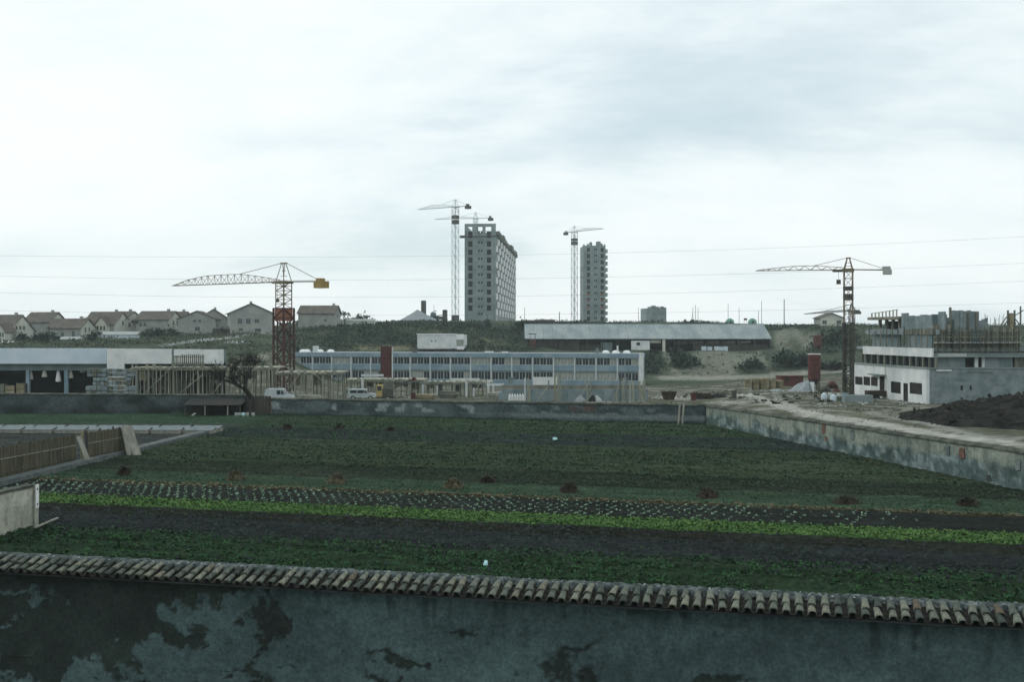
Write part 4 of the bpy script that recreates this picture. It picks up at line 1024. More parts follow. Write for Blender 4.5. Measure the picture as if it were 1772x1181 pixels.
# second tower
mpp = 520 / F
t2 = thing('tower_block', 'slim concrete tower block with orange panels and saw-tooth balconies', 'tower block', P(1009.5, 559, 520), math.radians(2))
W2 = 38.5 * mpp; H2 = (559 - 425) * mpp; hs = []; org = []
for i in range(12):
    z = (559 - 431.7 - i * 10.85) * mpp
    for c0, c1 in ((6.3, 11.5), (30, 35.5)):
        h_ = (c0 * mpp, c1 * mpp, z - 1.1, z + .75); hs.append(h_); org.append(i in (7, 8, 9))
    for c0, c1 in ((18.6, 20.7), (21.6, 23.8)):
        hs.append((c0 * mpp, c1 * mpp, z - .4, z + .5)); org.append(False)
MB().holes(W2, H2 + 3, hs, 0.35, z0=-3.0).build('front_wall', M['concrete'], t2)
op_ = MB().box(0, 1.37, 0, .05, 0, .9).mesh('orange_panel', M['orange'])
for (a, b_, c, d_), og in zip(hs, org):
    k = (round(b_ - a, 2), round(d_ - c, 2))
    if k not in _dk: _dk[k] = MB().box(0, k[0], 0, 0.05, 0, k[1]).mesh('window', M['void'])
    o = link('window', _dk[k], t2, (a, .30, c))
    if og: link('orange_panel', op_, o, (0.02, -.12, .1))
MB().box(.02, W2 - .02, .36, 16, -3, H2 - .02).build('side_wall', M['concrete'], t2)
b = MB(); b.box(3.0, 4.1, .5, 3, H2 + .003, H2 + 1.6); b.box(6.2, 8.0, .5, 5, H2 + .003, H2 + 1.9); b.box(8.2, 8.9, .5, 3, H2 + .003, H2 + 1.0); b.box(0, .6, .2, 2, H2 + .003, H2 + .5); b.box(1.8, 2.6, .2, 2, H2 + .003, H2 + .8); b.box(W2 - .5, W2, .2, 2, H2 + .003, H2 + .6)
b.build('upper_storey_pier', M['concrete'], t2)
b3 = balcony_mesh(5.5, 1.35, 1.5).mesh('balcony', M['concrete'])
for f_ in range(12):
    for k in range(2): link('balcony', b3, t2, (W2, .6 + k * 7.2, .9 + f_ * 2.86))
b = MB()
for y in (464, 469, 480): b.box(-1.5, 0, .5, .7, (559 - y) * mpp, (559 - y) * mpp + .25)
b.build('console', M['form_wood'], t2)
# third block
mpp = 600 / F
t3 = thing('tower_block', 'short unfinished four-storey block alone on the ridge', 'apartment block', P(1119, 560, 600), math.radians(12))
hs = []
for i in range(4):
    z = (559 - 531 - i * 10.4) * mpp - .6
    for c0, c1 in ((9.5, 16.5), (18.5, 21), (24.5, 31.5)): hs.append((c0 * mpp, c1 * mpp, z - .5, z + 1.0))
MB().holes(36 * mpp, 36 * mpp, hs, .35, z0=-3.0).build('front_wall', M['concrete'], t3)
for a, b_, c, d_ in hs:
    k = (round(b_ - a, 2), round(d_ - c, 2))
    if k not in _dk: _dk[k] = MB().box(0, k[0], 0, 0.05, 0, k[1]).mesh('window', M['teal_concrete'])
    link('window', _dk[k], t3, (a, .30, c))
MB().box(.02, 36 * mpp - .02, .36, 10, -3, 36 * mpp - 3.02).build('side_wall', M['concrete'], t3)
b = MB(); zt = 36 * mpp - 3
for x0, x1, h_ in ((2.2, 4.0, 0.9), (4.1, 5.2, 1.5), (5.3, 7.2, .8), (9.4, 11.0, .5)): b.box(x0, x1, .4, 5, zt + .003, zt + h_)
b.build('upper_storey_pier', M['concrete'], t3)

# ------------------------------------------------------------------ tower cranes
def lattice(b, L, w, bays, leg, dia, z0=0.0):
    c = [(-w / 2, -w / 2), (w / 2, -w / 2), (w / 2, w / 2), (-w / 2, w / 2)]
    for x, y in c: b.beam((x, y, z0), (x, y, z0 + L), leg)
    for i in range(bays):
        a, e = z0 + L * i / bays, z0 + L * (i + 1) / bays
        for k in range(4):
            p, q = c[k], c[(k + 1) % 4]
            if (i + k) % 2: p, q = q, p
            b.beam((*p, a), (*q, e), dia); b.beam((*p, e), (*q, e), dia)
    return b
def jib_frame(L, w, bays, top, ch, dia, dz=0.0):
    """top: list of (fraction, height) of the upper chord; jib along +x"""
    b = MB(); hx = [p[0] for p in top]; hh = [p[1] for p in top]
    H = lambda f: float(np.interp(f, hx, hh))
    for i in range(bays):
        f0, f1 = i / bays, (i + 1) / bays; x0, x1 = L * f0, L * f1; z0, z1 = dz * f0, dz * f1; m_ = (f0 + f1) / 2
        for s_ in (-1, 1):
            w0, w1 = w / 2 * s_ * (1 - .5 * f0), w / 2 * s_ * (1 - .5 * f1)
            b.beam((x0, w0, z0), (x1, w1, z1), ch)
            b.beam((x0, w0, z0), (L * m_, 0, dz * m_ + H(m_)), dia); b.beam((x1, w1, z1), (L * m_, 0, dz * m_ + H(m_)), dia)
        b.beam((x1, -w / 2 * (1 - .5 * f1), z1), (x1, w / 2 * (1 - .5 * f1), z1), dia)
        fa, fb = (0 if i == 0 else m_ - 1 / bays), m_
        b.beam((L * fa, 0, dz * fa + H(fa)), (L * fb, 0, dz * fb + H(fb)), ch)
    b.beam((L * (1 - .5 / bays), 0, dz * (1 - .5 / bays) + H(1 - .5 / bays)), (L, 0, dz), ch)
    return b
def crane(label, px, pyb, Y, pytop, pyjib, tip, cnt, mw, m, mb, top, apex_w=0.8, cab=None, base=None, cabm='crane_dark', ballast=(2.2, 1.2, 1.2), hook=None, fat=1.0, tie_at=0.55, bottom=None):
    p = P(px, pyb, Y); zj = Zp(pyjib, Y) - p.z; zt = Zp(pytop, Y) - p.z
    tp = P(tip[0], tip[1], tip[2]); d = Vector((tp.x - p.x, tp.y - p.y, 0)); L = d.length; yaw = math.atan2(d.y, d.x); dz = tp.z - (p.z + zj)
    t = thing('tower_crane', label, 'crane', p, yaw, 'tower cranes')
    z0 = 0.0
    if base:      # heavier lower mast
        bz, bw, bm = base; lattice(lattice(MB(), bz, bw, max(4, int(bz / bw * 1.5)), .22 * fat, .12 * fat), bz, bw * .62, max(4, int(bz / bw * 1.5)), .14 * fat, .10 * fat).build('lower_mast', M[bm], t); z0 = bz
    lattice(MB(), zj - z0, mw, max(6, int((zj - z0) / mw)), .11 * fat, .065 * fat, z0).build('mast', M[m], t)
    MB().box(-mw * .9, mw * .9, -mw * .9, mw * .9, -1.0, .5).build('base', M['ballast_grey' if not bottom else bottom], t)
    b = MB()
    for s_ in (-1, 1):
        for r_ in (-1, 1): b.beam((s_ * mw / 2, r_ * mw / 2, zj), (s_ * apex_w / 4, r_ * .12, zt), .10 * fat)
    for q in (.3, .6):
        b.beam((-mw / 2 * (1 - q) - .1, 0, zj + (zt - zj) * q), (mw / 2 * (1 - q) + .1, 0, zj + (zt - zj) * q), .07 * fat)
    b.box(-apex_w / 2, apex_w / 2, -.15, .15, zt - .08 * fat, zt + .1 * fat)
    b.box(-mw * .62, mw * .62, -mw * .62, mw * .62, zj - .25, zj + .12); b.build('tower_head', M[m], t)
    j = jib_frame(L - mw / 2, mw * .8, max(8, int(L / 1.5)), top, .085 * fat, .05 * fat, dz)
    jo = j.build('jib', M[m], t); jo.location = (mw / 2, 0, zj)
    cj = MB()
    for s_ in (-1, 1): cj.beam((-mw / 2, s_ * mw * .35, zj), (-cnt, s_ * mw * .35, zj - .12), .13 * fat)
    k = 0
    while k < 6: cj.beam((-mw / 2 - (cnt - mw) * k / 6, -mw * .35, zj - .02 * k), (-mw / 2 - (cnt - mw) * (k + 1) / 6, mw * .35, zj - .02 * k), .06 * fat); k += 1
    cj.build('counter_jib', M[m], t)
    bl = MB().box(-cnt - ballast[0] * .6, -cnt + ballast[0] * .4, -.7, .7, zj - ballast[1] - .1, zj - .1); bl.box(-cnt - .4, -cnt + .4, -.5, .5, zj - .1, zj + ballast[2] * .5)
    bl.build('counterweight', M[mb], t)
    ft = tie_at; Ht = float(np.interp(ft, [q[0] for q in top], [q[1] for q in top]))
    MB().beam((apex_w / 2, 0, zt), (L * ft, 0, zj + dz * ft + Ht), .07 * fat).build('tie_bar', M[m], t)
    MB().beam((-apex_w / 2, 0, zt), (-cnt + .2, 0, zj), .07 * fat).build('tie_bar', M[m], t)
    if cab:
        for c0, c1, mm in cab:
            a_, b_ = Zp(c1, Y) - p.z, Zp(c0, Y) - p.z
            q = MB().box(-mw * .56, mw * .56, -mw * .56, mw * .56, a_, b_); q.build('cab', M[mm], t)
    if hook:
        hx, hy = hook; x_ = (Xp(hx, Y) - p.x) / math.cos(yaw) if abs(math.cos(yaw)) > .1 else 3; x_ = abs(x_)
        zb = Zp(hy, Y) - p.z
        MB().beam((x_, 0, zj), (x_, 0, zb), .04 * fat).build('hoist_rope', M['wire'], t)
        MB().box(x_ - .22, x_ + .22, -.15, .15, zb - .5, zb).build('hook_block', M['crane_dark'], t)
        MB().box(x_ - .6, x_ + .6, -.5, .5, zj - .22, zj - .05).build('trolley', M['crane_dark'], t)
    return t
crane('red-bodied lattice crane with an ochre ballast block standing at the left scaffold', 491, 684, 160, 456, 488, (300, 495, 174), 7.2, 1.55, 'crane_grey', 'ballast_yellow',
      [(0, .3), (.22, 1.0), (.36, 1.35), (.55, 1.35), (.68, 1.3), (.86, .8), (1, .05)], 1.2, [(534, 556, 'orange')], (12.2, 2.0, 'crane_red'), ballast=(1.6, .95, .6), hook=(478, 517), tie_at=.38, fat=1.0)
crane('grey crane with a dark cab in front of the unfinished building', 1468, 694, 125, 447, 467, (1308, 469, 129), 4.0, 0.9, 'crane_grey', 'ballast_grey',
      [(0, .25), (.35, .5), (.6, .45), (1, .05)], .5, [(496, 503, 'crane_dark'), (509, 520, 'crane_dark')], (8.6, 1.0, 'crane_dark'), ballast=(.85, .5, .5), hook=(1453, 484), tie_at=.36, fat=.75)
crane('white crane with a tall slim mast left of the long tower block', 788, 557, 395, 346, 358, (723, 363, 406), 5.6, 1.7, 'crane_white', 'crane_dark',
      [(0, .4), (.3, 1.1), (.6, 1.2), (1, .1)], .8, [(373, 379, 'crane_dark'), (381, 388, 'crane_dark')], None, ballast=(1.8, 1.0, 1.2), tie_at=.35, fat=1.5)
crane('white crane behind the long tower block, only its top showing', 823, 560, 528, 368, 378, (752, 380, 536), 7.4, 1.7, 'crane_white', 'crane_dark',
      [(0, .4), (.3, .9), (.6, .9), (1, .1)], .8, None, None, ballast=(2.2, 1.3, 1.6), tie_at=.35, fat=1.5)
crane('white crane reaching over the slim tower block', 994, 559, 513, 392, 401, (1045, 396, 502), 4.8, 2.0, 'crane_white', 'crane_dark',
      [(0, .4), (.3, 1.0), (.6, .9), (1, .1)], .8, [(413, 417, 'crane_dark'), (418, 424, 'crane_dark')], None, ballast=(1.8, 1.2, 1.0), tie_at=.4, fat=1.7)
crane('thin dark crane far behind the grey crane with a low level jib', 1474, 640, 215, 527, 539, (1392, 544, 250), 3.0, 0.9, 'crane_dark', 'crane_dark',
      [(0, .3), (.5, .4), (1, .05)], .5, None, None, ballast=(.9, .5, .4), fat=1.0)
# dark crane foot at the tower
p = P(788, 557, 394.2); MB().box(-1.3, 1.3, -1.3, -1.1, -1, 2.2).box(-1.3, 1.3, 1.1, 1.3, -1, 2.2).box(-1.3, -1.1, -1.09, 1.09, -1, 2.2).box(1.1, 1.3, -1.09, 1.09, -1, 2.2).build('crane_foot', M['crane_dark'], loc=p, label='dark hoarding round the foot of the white tower crane', cat='hoarding')

# ------------------------------------------------------------------ school building
sc = thing('school', 'long two-storey building with blue panels and rows of windows across the site', 'school building', (Xp(508, 235), 235, 0), math.atan2(-15, Xp(1106, 220) - Xp(508, 235)))
SLN = math.hypot(15, Xp(1106, 220) - Xp(508, 235)); NBY = 17; BW = SLN / NBY
MB().box(0, SLN, 0.30, 11.0, -4.2, 2.55).build('core_wall', M['teal_concrete'], sc)
MB().box(-.1, SLN + .1, -.25, 11.1, 2.15, 2.95).build('roof_fascia', M['school_blue'], sc)
MB().box(.2, SLN - .2, .2, 10.8, 2.953, 3.0).build('roof_gravel', M['gravel'], sc)
for i in range(NBY): MB().box(i * BW + .13, (i + 1) * BW - .13, -.12, .297, -.42, .70).build('spandrel_panel', M['school_blue'], sc)
MB().box(0, SLN, -.05, .295, -.68, -.425).build('shadow_band', M['teal_concrete'], sc)  # darker strip paints the shadow line below the spandrels
MB().box(0, SLN, -.1, .294, -4.2, -2.28).build('plinth', M['school_blue'], sc)
for i in range(NBY + 1): MB().box(i * BW - .125, i * BW + .125, -.22, .293, -2.28, 2.147).build('pilaster', M['school_pale'], sc)
MB().box(SLN + .02, SLN + .75, -.4, 1.2, -4.2, 3.1).build('end_pillar', M['white_wall'], sc)
rs = random.Random(4)
for i in range(NBY):
    sp = (BW - .3) / 3
    for fz, hgt in ((.705, 1.43), (-2.27, 1.57)):
        full = rs.random() < .13
        for k in range(3):
            mp = 'blind' if full or rs.random() < .12 else 'glass'
            window(sc, i * BW + .15 + k * sp + .02, .12, fz, sp - .04, hgt, 1, 'school_pale', mp, fr=.055)
dm = MB().lathe([(.75, 0), (.75, .22), (.62, .42), (.35, .55), (.01, .6)], 14).mesh('skylight', M['dome'], True)
def roofx(px): # along the roof for a photo column
    a = sc.rotation_euler.z; k = (px - U0) / F
    return (k * 238 - sc.location.x - 0 ) / math.cos(a)
for px in (511, 518, 541, 560, 1046, 1064, 1083): link('skylight', dm, sc, ((Xp(px, 233 - (px - 508) / 600 * 15) - sc.location.x) / math.cos(sc.rotation_euler.z), 3.2, 3.0))
for px, w_, h_, m_ in ((534, 1.0, 1.3, 'white_wall'), (709, .9, .9, 'crane_dark'), (840, 1.6, .35, 'white_wall'), (868, 1.2, .3, 'white_wall'), (1031, .6, 1.0, 'teal_concrete'), (1067, .25, 1.5, 'white_wall')):
    x = (Xp(px, 233 - (px - 508) / 600 * 15) - sc.location.x) / math.cos(sc.rotation_euler.z); MB().box(x - w_ / 2, x + w_ / 2, 2.6, 3.4, 3.0, 3.0 + h_).build('roof_vent', M[m_], sc)

# ------------------------------------------------------------------ white pavilion on the slope
Y = 267; k = Y / F
t = thing('white_pavilion', 'white flat box building on the slope above the school', 'building', (Xp(722, Y), Y, Zp(606, Y)), math.radians(-3))
W_ = 68 * k; H_ = 25 * k
MB().holes(W_, H_, [(24 * k, 26 * k, 14 * k, 17 * k), (31 * k, 33 * k, 14 * k, 17 * k)], .3, z0=.25).build('front_wall', M['white_wall'], t)
for x in (24, 31): MB().box(x * k, (x + 2) * k, .25, .29, 14 * k, 17 * k).build('window', M['void'], t)
MB().box(0, W_ + 13 * k, .31, 8, .25, H_ + .2).build('rear_wall', M['white_wall'], t)
MB().box(W_ + .02, W_ + 13 * k, -.05, .30, 18 * k, H_ + .32).build('white_fascia', M['white_paint'], t)
MB().box(W_ + .02, W_ + 13 * k, -.05, .30, .1, 6 * k).build('sill_wall', M['white_paint'], t)
window(t, W_ + .15, .1, 6 * k + .02, 11.5 * k, 11.5 * k, 2, 'school_pale', 'blind')
MB().box(.2, W_ + 12 * k, .4, 7.8, -2.5, .245).build('base_wall', M['dark_wood'], t)
MB().box(-.15, W_ + .015, -.15, .32, H_ + .253, H_ + .45).build('roof_edge', M['white_paint'], t)

# ------------------------------------------------------------------ long open shed
Ye, Yr, Yb = 291.0, 300.0, 309.0
t = thing('long_shed', 'long open shed with a grey sheet roof under the ridge', 'shed', (0, 0, 0))
xl, xr = Xp(908, Ye), Xp(1335, Ye); ze = Zp(586, Ye); zr = Zp(562, Yr)
nsh = 26
for i in range(nsh):     # roof sheets front and back
    a, b_ = xl + (xr - xl) * i / nsh, xl + (xr - xl) * (i + 1) / nsh - .03; dz_ = rnd.uniform(-.03, .03); q = MB()
    for x in (a, b_): q.v += [(x, Ye - .5, ze - .18 + dz_), (x, Yr, zr + dz_), (x, Yr, zr + .1 + dz_), (x, Ye - .5, ze - .06 + dz_)]
    q.f += [(0, 1, 2, 3), (7, 6, 5, 4), (0, 4, 5, 1), (3, 2, 6, 7), (0, 3, 7, 4)]; q.build('roof_sheet', M['shed_roof'], t)
q = MB().quad((xl, Yb, ze), (xr, Yb, ze), (xr, Yr + .003, zr), (xl, Yr + .003, zr)); q.build('rear_roof', M['shed_roof'], t)
MB().beam((xl - .1, Yr, zr + .13), (xr + .1, Yr, zr + .13), .3, .16).build('ridge_cap', M['shed_roof'], t)
g0 = Zp(607, Ye)
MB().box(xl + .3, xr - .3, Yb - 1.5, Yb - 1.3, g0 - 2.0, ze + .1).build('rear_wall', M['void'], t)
MB().box(xl + .3, xl + .5, Ye + .2, Yb - 1.6, g0 - 2, ze).box(xr - .5, xr - .3, Ye + .2, Yb - 1.6, g0 - 2, ze).build('end_wall', M['dark_wood'], t)
for i in range(17): x = xl + .35 + (xr - xl - .7) * i / 16; MB().box(x - .14, x + .14, Ye - .1, Ye + .18, g0 - 1.5, ze - .14).build('post', M['dark_wood'], t)
MB().box(xl + .2, xr - .2, Ye - .05, Ye + .12, ze - .32, ze - .16).build('eave_beam', M['dark_wood'], t)
for px0, px1, y0, y1, m_ in ((930, 965, 590, 606, 'dark_wood'), (967, 1003, 590, 606, 'dark_wood'), (1040, 1060, 593, 606, 'teal_concrete'), (1006, 1038, 597, 606, 'dark_wood'), (1204, 1330, 597, 608, 'dark_wood')):
    MB().box(Xp(px0, Ye), Xp(px1, Ye), Ye + .8, Ye + .95, Zp(y1, Ye) - 1.2, Zp(y0, Ye)).build('boarding', M[m_], t)
for px in range(1180, 1330, 29): MB().box(Xp(px + 2, Ye), Xp(px + 27, Ye), Yb - 1.62, Yb - 1.52, Zp(596, Yb) , Zp(590.5, Yb)).build('light_strip', M['gable_wall'], t)
hb = MB().holes(Xp(1124, Ye) - Xp(1092, Ye), Zp(588, Ye) - Zp(606, Ye), [((1101 - 1092) / F * Ye, (1107.5 - 1092) / F * Ye, 10 / F * Ye, 15 / F * Ye)], .2)
o = hb.build('office_wall', M['white_wall'], t); o.location = (Xp(1092, Ye), Ye - .4, Zp(606, Ye) - .3)
link('window', MB().box(0, 6.5 / F * Ye, 0, .05, 0, 5 / F * Ye).mesh('window', M['void']), o, (9 / F * Ye, .14, 10 / F * Ye))
MB().box(Xp(1146, Ye), Xp(1151, Ye), Ye - .4, Ye + .1, Zp(606, Ye) - .5, Zp(588, Ye)).build('white_post', M['gable_wall'], t)
MB().box(Xp(1126, Ye), Xp(1144, Ye), Ye + .5, Ye + .6, Zp(594, Ye), Zp(589, Ye)).build('light_strip', M['gable_wall'], t)
for i, px in enumerate((1219, 1229, 1241, 1249, 1256)):
    MB().box(0, 7.5 / F * 288, 0, 1.2, -.6, 1.15 - .1 * (i % 2)).build('sheet_stack', M['blue_white'], loc=(Xp(px - 4, 288), 288, Zp(608, 288)), label=['pale blue stack before the long shed, first from the white office', 'pale blue stack beside the first one before the long shed', 'pale blue stack after the gap before the long shed', 'pale blue stack, last but one before the long shed', 'pale blue stack farthest from the white office'][i], cat='stack', group='pale stacks in front of the long shed')
# cream sacks before the shed
for i, px in enumerate((1004, 1010, 1030, 1036)):
    p = hit(px, 602.5); b = MB().lathe([(.35, -.3), (.42, .15), (.35, .6), (.05, .75)], 8); b.build('pale_sack', M['gable_wall'], loc=(p.x, p.y, p.z), label=['leftmost cream sack behind the school roof', 'second cream sack behind the school roof', 'third cream sack behind the school roof', 'rightmost cream sack behind the school roof'][i], cat='sack', group='cream sacks before the long shed')
# reddish hopper at the shed's left end
p = P(922, 606, 284); t = thing('hopper', 'small red hopper tower at the end of the long shed', 'hopper', p)
MB().box(-.75, .75, -.7, .7, 0.2, 2.6).build('body', M['rust'], t); MB().box(-1.1, .9, -.8, .8, 3.9, 4.1).build('top', M['crane_dark'], t)
for x in (-.7, .62): MB().box(x, x + .1, -.6, -.5, 2.6, 3.9).build('post', M['crane_dark'], t)

# ------------------------------------------------------------------ ridge: silos, heaps, poles, huts
def silo(label, px, y0, y1, Y, wpx, m, legs=True, group=None, cap=True, cyl=0.72):
    p = P(px, y1, Y); H = (y1 - y0) / F * Y; r = wpx / F * Y / 2; t = thing('silo', label, 'silo', p, 0, group)
    zb = H * (1 - cyl) if legs else -.3
    MB().lathe([(.12 * r, zb - H * .14), (r, zb), (r, zb + (H - zb) * .33), (r * 1.02, zb + (H - zb) * .335), (r, zb + (H - zb) * .34), (r, zb + (H - zb) * .66), (r * 1.02, zb + (H - zb) * .665), (r, zb + (H - zb) * .67), (r, H), (r * .4, H + r * .16), (.01, H + r * .18)], 18).build('tank', M[m], t, False)
    if cap: MB().lathe([(r * 1.04, H - .08), (r * 1.04, H + .05), (.01, H + .1)], 18).build('lid', M['white_wall' if m == 'rust' else m], t)
    if legs:
        for a in (.8, 2.4, 3.9, 5.5): MB().beam((r * .85 * math.cos(a), r * .85 * math.sin(a), -.4), (r * .85 * math.cos(a), r * .85 * math.sin(a), zb + .2), r * .2).build('leg', M['crane_dark'], t)
    return t
silo('dark upright silo beside the sand cone on the ridge', 733, 521, 554, 372, 9, 'crane_dark', True, None, False)
silo('shorter dark silo left of the white crane foot', 770, 537, 555, 372, 8.5, 'dark_wood', False, None, False)
silo('tall rust-red silo over the gravel heap', 1409, 613, 690, 152, 21.5, 'rust', True, None, True, .56)
silo('small rust-red tank on the bank above the tall silo', 1415, 581, 606, 262, 15, 'rust', True, None, False, .75)
def cone_heap(name, label, cat, c, rx, ry, h, m, seed=1, pw=1.0, skew=0.0):
    b = MB(); n, mm = 40, 12
    for j in range(mm + 1):
        q = j / mm
        for k in range(n):
            a = 2 * math.pi * k / n; e = 1 + .28 * (float(fbm(math.cos(a) * 1.5 + seed, math.sin(a) * 1.5, 3, seed)) - .5) * 2
            z = h * max(0, 1 - q ** pw) * (0.85 + .3 * float(fbm(math.cos(a) * q * 4 + seed, math.sin(a) * q * 4, 3, seed + 3)))
            b.v.append((rx * q * e * math.cos(a) + skew * max(0, 1 - q), ry * q * e * math.sin(a), z if j < mm else -h * .25))
    for j in range(mm):
        for k in range(n): b.f.append((j * n + k, j * n + (k + 1) % n, (j + 1) * n + (k + 1) % n, (j + 1) * n + k))
    return b.build(name, M[m], None, True, loc=c, label=label, cat=cat)
cone_heap('sand_heap', 'pale grey sand cone on the ridge beside the dark silo', 'heap', P(722, 558, 366), 7.5, 6, 3.9, 'gravel', 2)
for px, py, w_, h_, m_, lb in ((746, 553, 1.2, 1.5, 'crane_white', 'pale mixer between the two dark silos'), (760, 553, 3.4, 1.4, 'crane_dark', 'dark machine against the shorter dark silo'), (750, 553, 1.8, 2.6, 'teal_concrete', 'greenish machine behind the pale mixer')):
    p = P(px, py + 2, 376); t = thing('site_machine', lb, 'machine', p)
    MB().box(-w_ / 2, w_ / 2, -.6, .6, 0.3, h_).build('body', M[m_], t); MB().beam((-w_ * .3, -.3, h_), (w_ * .6, -.3, h_ + .7), .25).build('chute', M[m_], t); MB().box(-w_ * .4, -w_ * .3, -.7, .7, -.6, .29).box(w_ * .3, w_ * .4, -.7, .7, -.6, .29).build('wheel', M['tyre'], t)
POLES = ((968, 540, 559, 340, 'wooden pole above the left half of the long shed'), (1105, 533, 559, 345, 'thin pole left of the short unfinished block'), (1199, 532, 560, 338, 'leaning-stayed pole, first of the three close poles'), (1203.5, 528, 560, 340, 'tallest pole of the three close poles'),
         (1208, 533, 560, 342, 'third of the three close poles'), (1260, 525, 560, 338, 'pole standing at the first green hut'), (1279, 533, 560, 342, 'short pole between the two green huts'), (1312.5, 537, 560, 344, 'short thin pole just right of the second green hut'), (1318, 521, 560, 338, 'tall pole right of the second green hut'),
         (1357, 518, 562, 330, 'thickest pole, alone between the huts and the right house'), (751, 528, 556, 385, 'hair-thin pole right of the dark silo'), (908, 532, 560, 350, 'thin pole between the long tower and the shed'))
for px, y0, y1, Y, lb in POLES:
    p = P(px, y1, Y); r = .16 if px in (1357, 968) else .09; t = thing('utility_pole', lb, 'pole', p, 0, 'poles along the ridge')
    MB().tube((0, 0, -3), (0, 0, (y1 - y0) / F * Y), r, r * .7, 6).build('shaft', M['pole'], t)
    if px == 1199: MB().beam((0, 0, 3.4), (-.9, 0, -2), .09).build('stay', M['pole'], t)
for px, lb, m_ in ((1263, 'paler green round-topped hut on the ridge', 'green_hut'), (1302, 'brighter green round-topped hut beside the tall pole', 'green_hut')):
    p = P(px, 561, 336); r = 1.3; t = thing('round_hut', lb, 'hut', p)
    MB().lathe([(r, -1), (r, .6), (r * .85, 1.15), (r * .45, 1.55), (.02, 1.7)], 16).build('shell', M[m_], t, True); MB().box(-.3, .3, -r - .03, -r + .1, -.2, .9).build('door', M['crane_dark'], t)
p = P(1290, 557, 337); b = MB().box(-.5, .5, -.05, .05, .4, 1.0).box(-.45, -.38, -.04, .04, -1, .4).box(.38, .45, -.04, .04, -1, .4); b.build('notice_board', M['crane_dark'], loc=p, label='small dark board between the green huts', cat='board')
house('small pale gabled house on the ridge behind the grey crane', 1434, 563, 332, 6, 6.9, 2.0, 3.3, -88, [], [(-2.2, .3, 1.3, 1.1), (2.0, .3, 1.3, 1.1)], None, None, True)
# low roofs behind the shed ridge
low_shed('dark low roof rising behind the shed at its far left', 908, 926, 554, 561, 318, 'dark_wood', 'dark_wood', 3)
low_shed('dark low roof with a chimney stub behind the shed', 927, 960, 553, 561, 319, 'dark_wood', 'dark_wood', 3)
# ------------------------------------------------------------------ canopy hall at the left
Y = 140.0; k = Y / F
xa, xb = Xp(-90, Y), Xp(184, Y); zt, zb = Zp(603, Y), Zp(630, Y); gz = -1.2
t = thing('canopy_hall', 'open hall under a deep white fascia toned blue-grey for shade on slim posts, left frame edge', 'hall')
npan = 5
for i in range(npan):
    a, b_ = xa + (xb - xa) * i / npan, xa + (xb - xa) * (i + 1) / npan - .012
    MB().box(a, b_, Y, Y + .25, zb, zt).build('fascia_panel', M['blue_white'], t)  # shade on the white fascia is put into this blue-grey colour
MB().box(xa, xb - .02, Y + .26, Y + 13, zb + .2, zt - .25).build('roof_slab', M['teal_concrete'], t)
MB().box(xa, xb - .02, Y + .9, Y + 1.2, Zp(642, Y), zb + .19).build('beam', M['teal_concrete'], t)
for px in (-66, 42, 109): MB().box(Xp(px - 3, Y), Xp(px + 3, Y), Y + .92, Y + 1.3, gz, Zp(642, Y) - .002).build('post', M['school_blue'], t)
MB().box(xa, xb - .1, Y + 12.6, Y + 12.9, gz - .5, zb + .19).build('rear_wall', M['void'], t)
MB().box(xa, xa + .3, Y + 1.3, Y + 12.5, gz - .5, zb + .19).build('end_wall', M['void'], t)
b = MB()
for i, (px, y1, m_) in enumerate(((53, 657, 'gable_wall'), (77, 653, 'gable_wall'), (101, 661, 'white_paint'), (122, 655, 'gable_wall'), (143, 645, 'house_wall'))):
    p = P(px, 637, Y + 1.6); h = (y1 - 637) * k
    b = MB().lathe([(.34, -h), (.36, -h + .12), (.24, -h * .5), (.12, -.1), (.03, .35)], 8)
    b.build('hanging_sack', M[m_], None, True, loc=p, label=['first pale cone-shaped sack hanging right of the first blue post', 'second pale hanging sack, midway between the blue posts', 'biggest whitest hanging sack just left of the second blue post', 'pale hanging sack just right of the second blue post', 'shortest dull hanging sack near the end of the canopy'][i], cat='sack', group='cone-shaped sacks hanging under the canopy')
for i, (x0, x1, y0, m_) in enumerate(((-6, 10, 664, 'form_wood'), (12, 28, 667, 'new_wood'), (32, 45, 663, 'new_wood'))):
    t = thing('timber_crate', ['brown crate at the frame edge under the canopy', 'low slatted crate in the middle under the canopy', 'tan crate beside the first blue post'][i], 'crate', P((x0 + x1) / 2, 683, 137), 0, 'crates under the canopy')
    w = (x1 - x0) * 137 / F / 2; h = (683 - y0) * 137 / F
    for j in range(5): MB().box(-w, w, -.5, -.46, h * j / 5, h * (j + .86) / 5).build('slat', M[m_], t)
    MB().box(-w + .02, w - .02, -.45, .5, 0, h * .95).build('body', M['dark_wood'], t)
    for x in (-w, w - .07): MB().box(x, x + .07, -.54, -.503, 0, h).build('corner_post', M[m_], t)

# white hall behind the scaffold
Y = 137.0; k = Y / F; xa, xb = Xp(185, Y), Xp(386, Y)
t = thing('white_hall', 'white walled hall with a blank high parapet behind the left scaffold', 'hall')
for i, (p0, p1) in enumerate(((185, 215), (215.2, 257), (257.2, 297), (301, 345), (345.3, 386))):
    MB().box(Xp(p0, Y), Xp(p1, Y), Y, Y + .3, Zp(630 if i else 641, Y), Zp(603.5 + i * .4, Y)).build('wall_panel', M['white_wall'], t)
MB().box(xa + .05, xb - .4, Y + .32, Y + 3.0, Zp(630, Y) + .1, Zp(606, Y)).build('roof_slab', M['teal_concrete'], t)
MB().box(xa, Xp(216, Y), Y + .31, Y + .5, gz, Zp(641, Y)).build('end_wall', M['white_wall'], t)
MB().box(xa, xb - .4, Y + 2.7, Y + 2.95, gz, Zp(630, Y) + .09).build('rear_wall', M['void'], t)
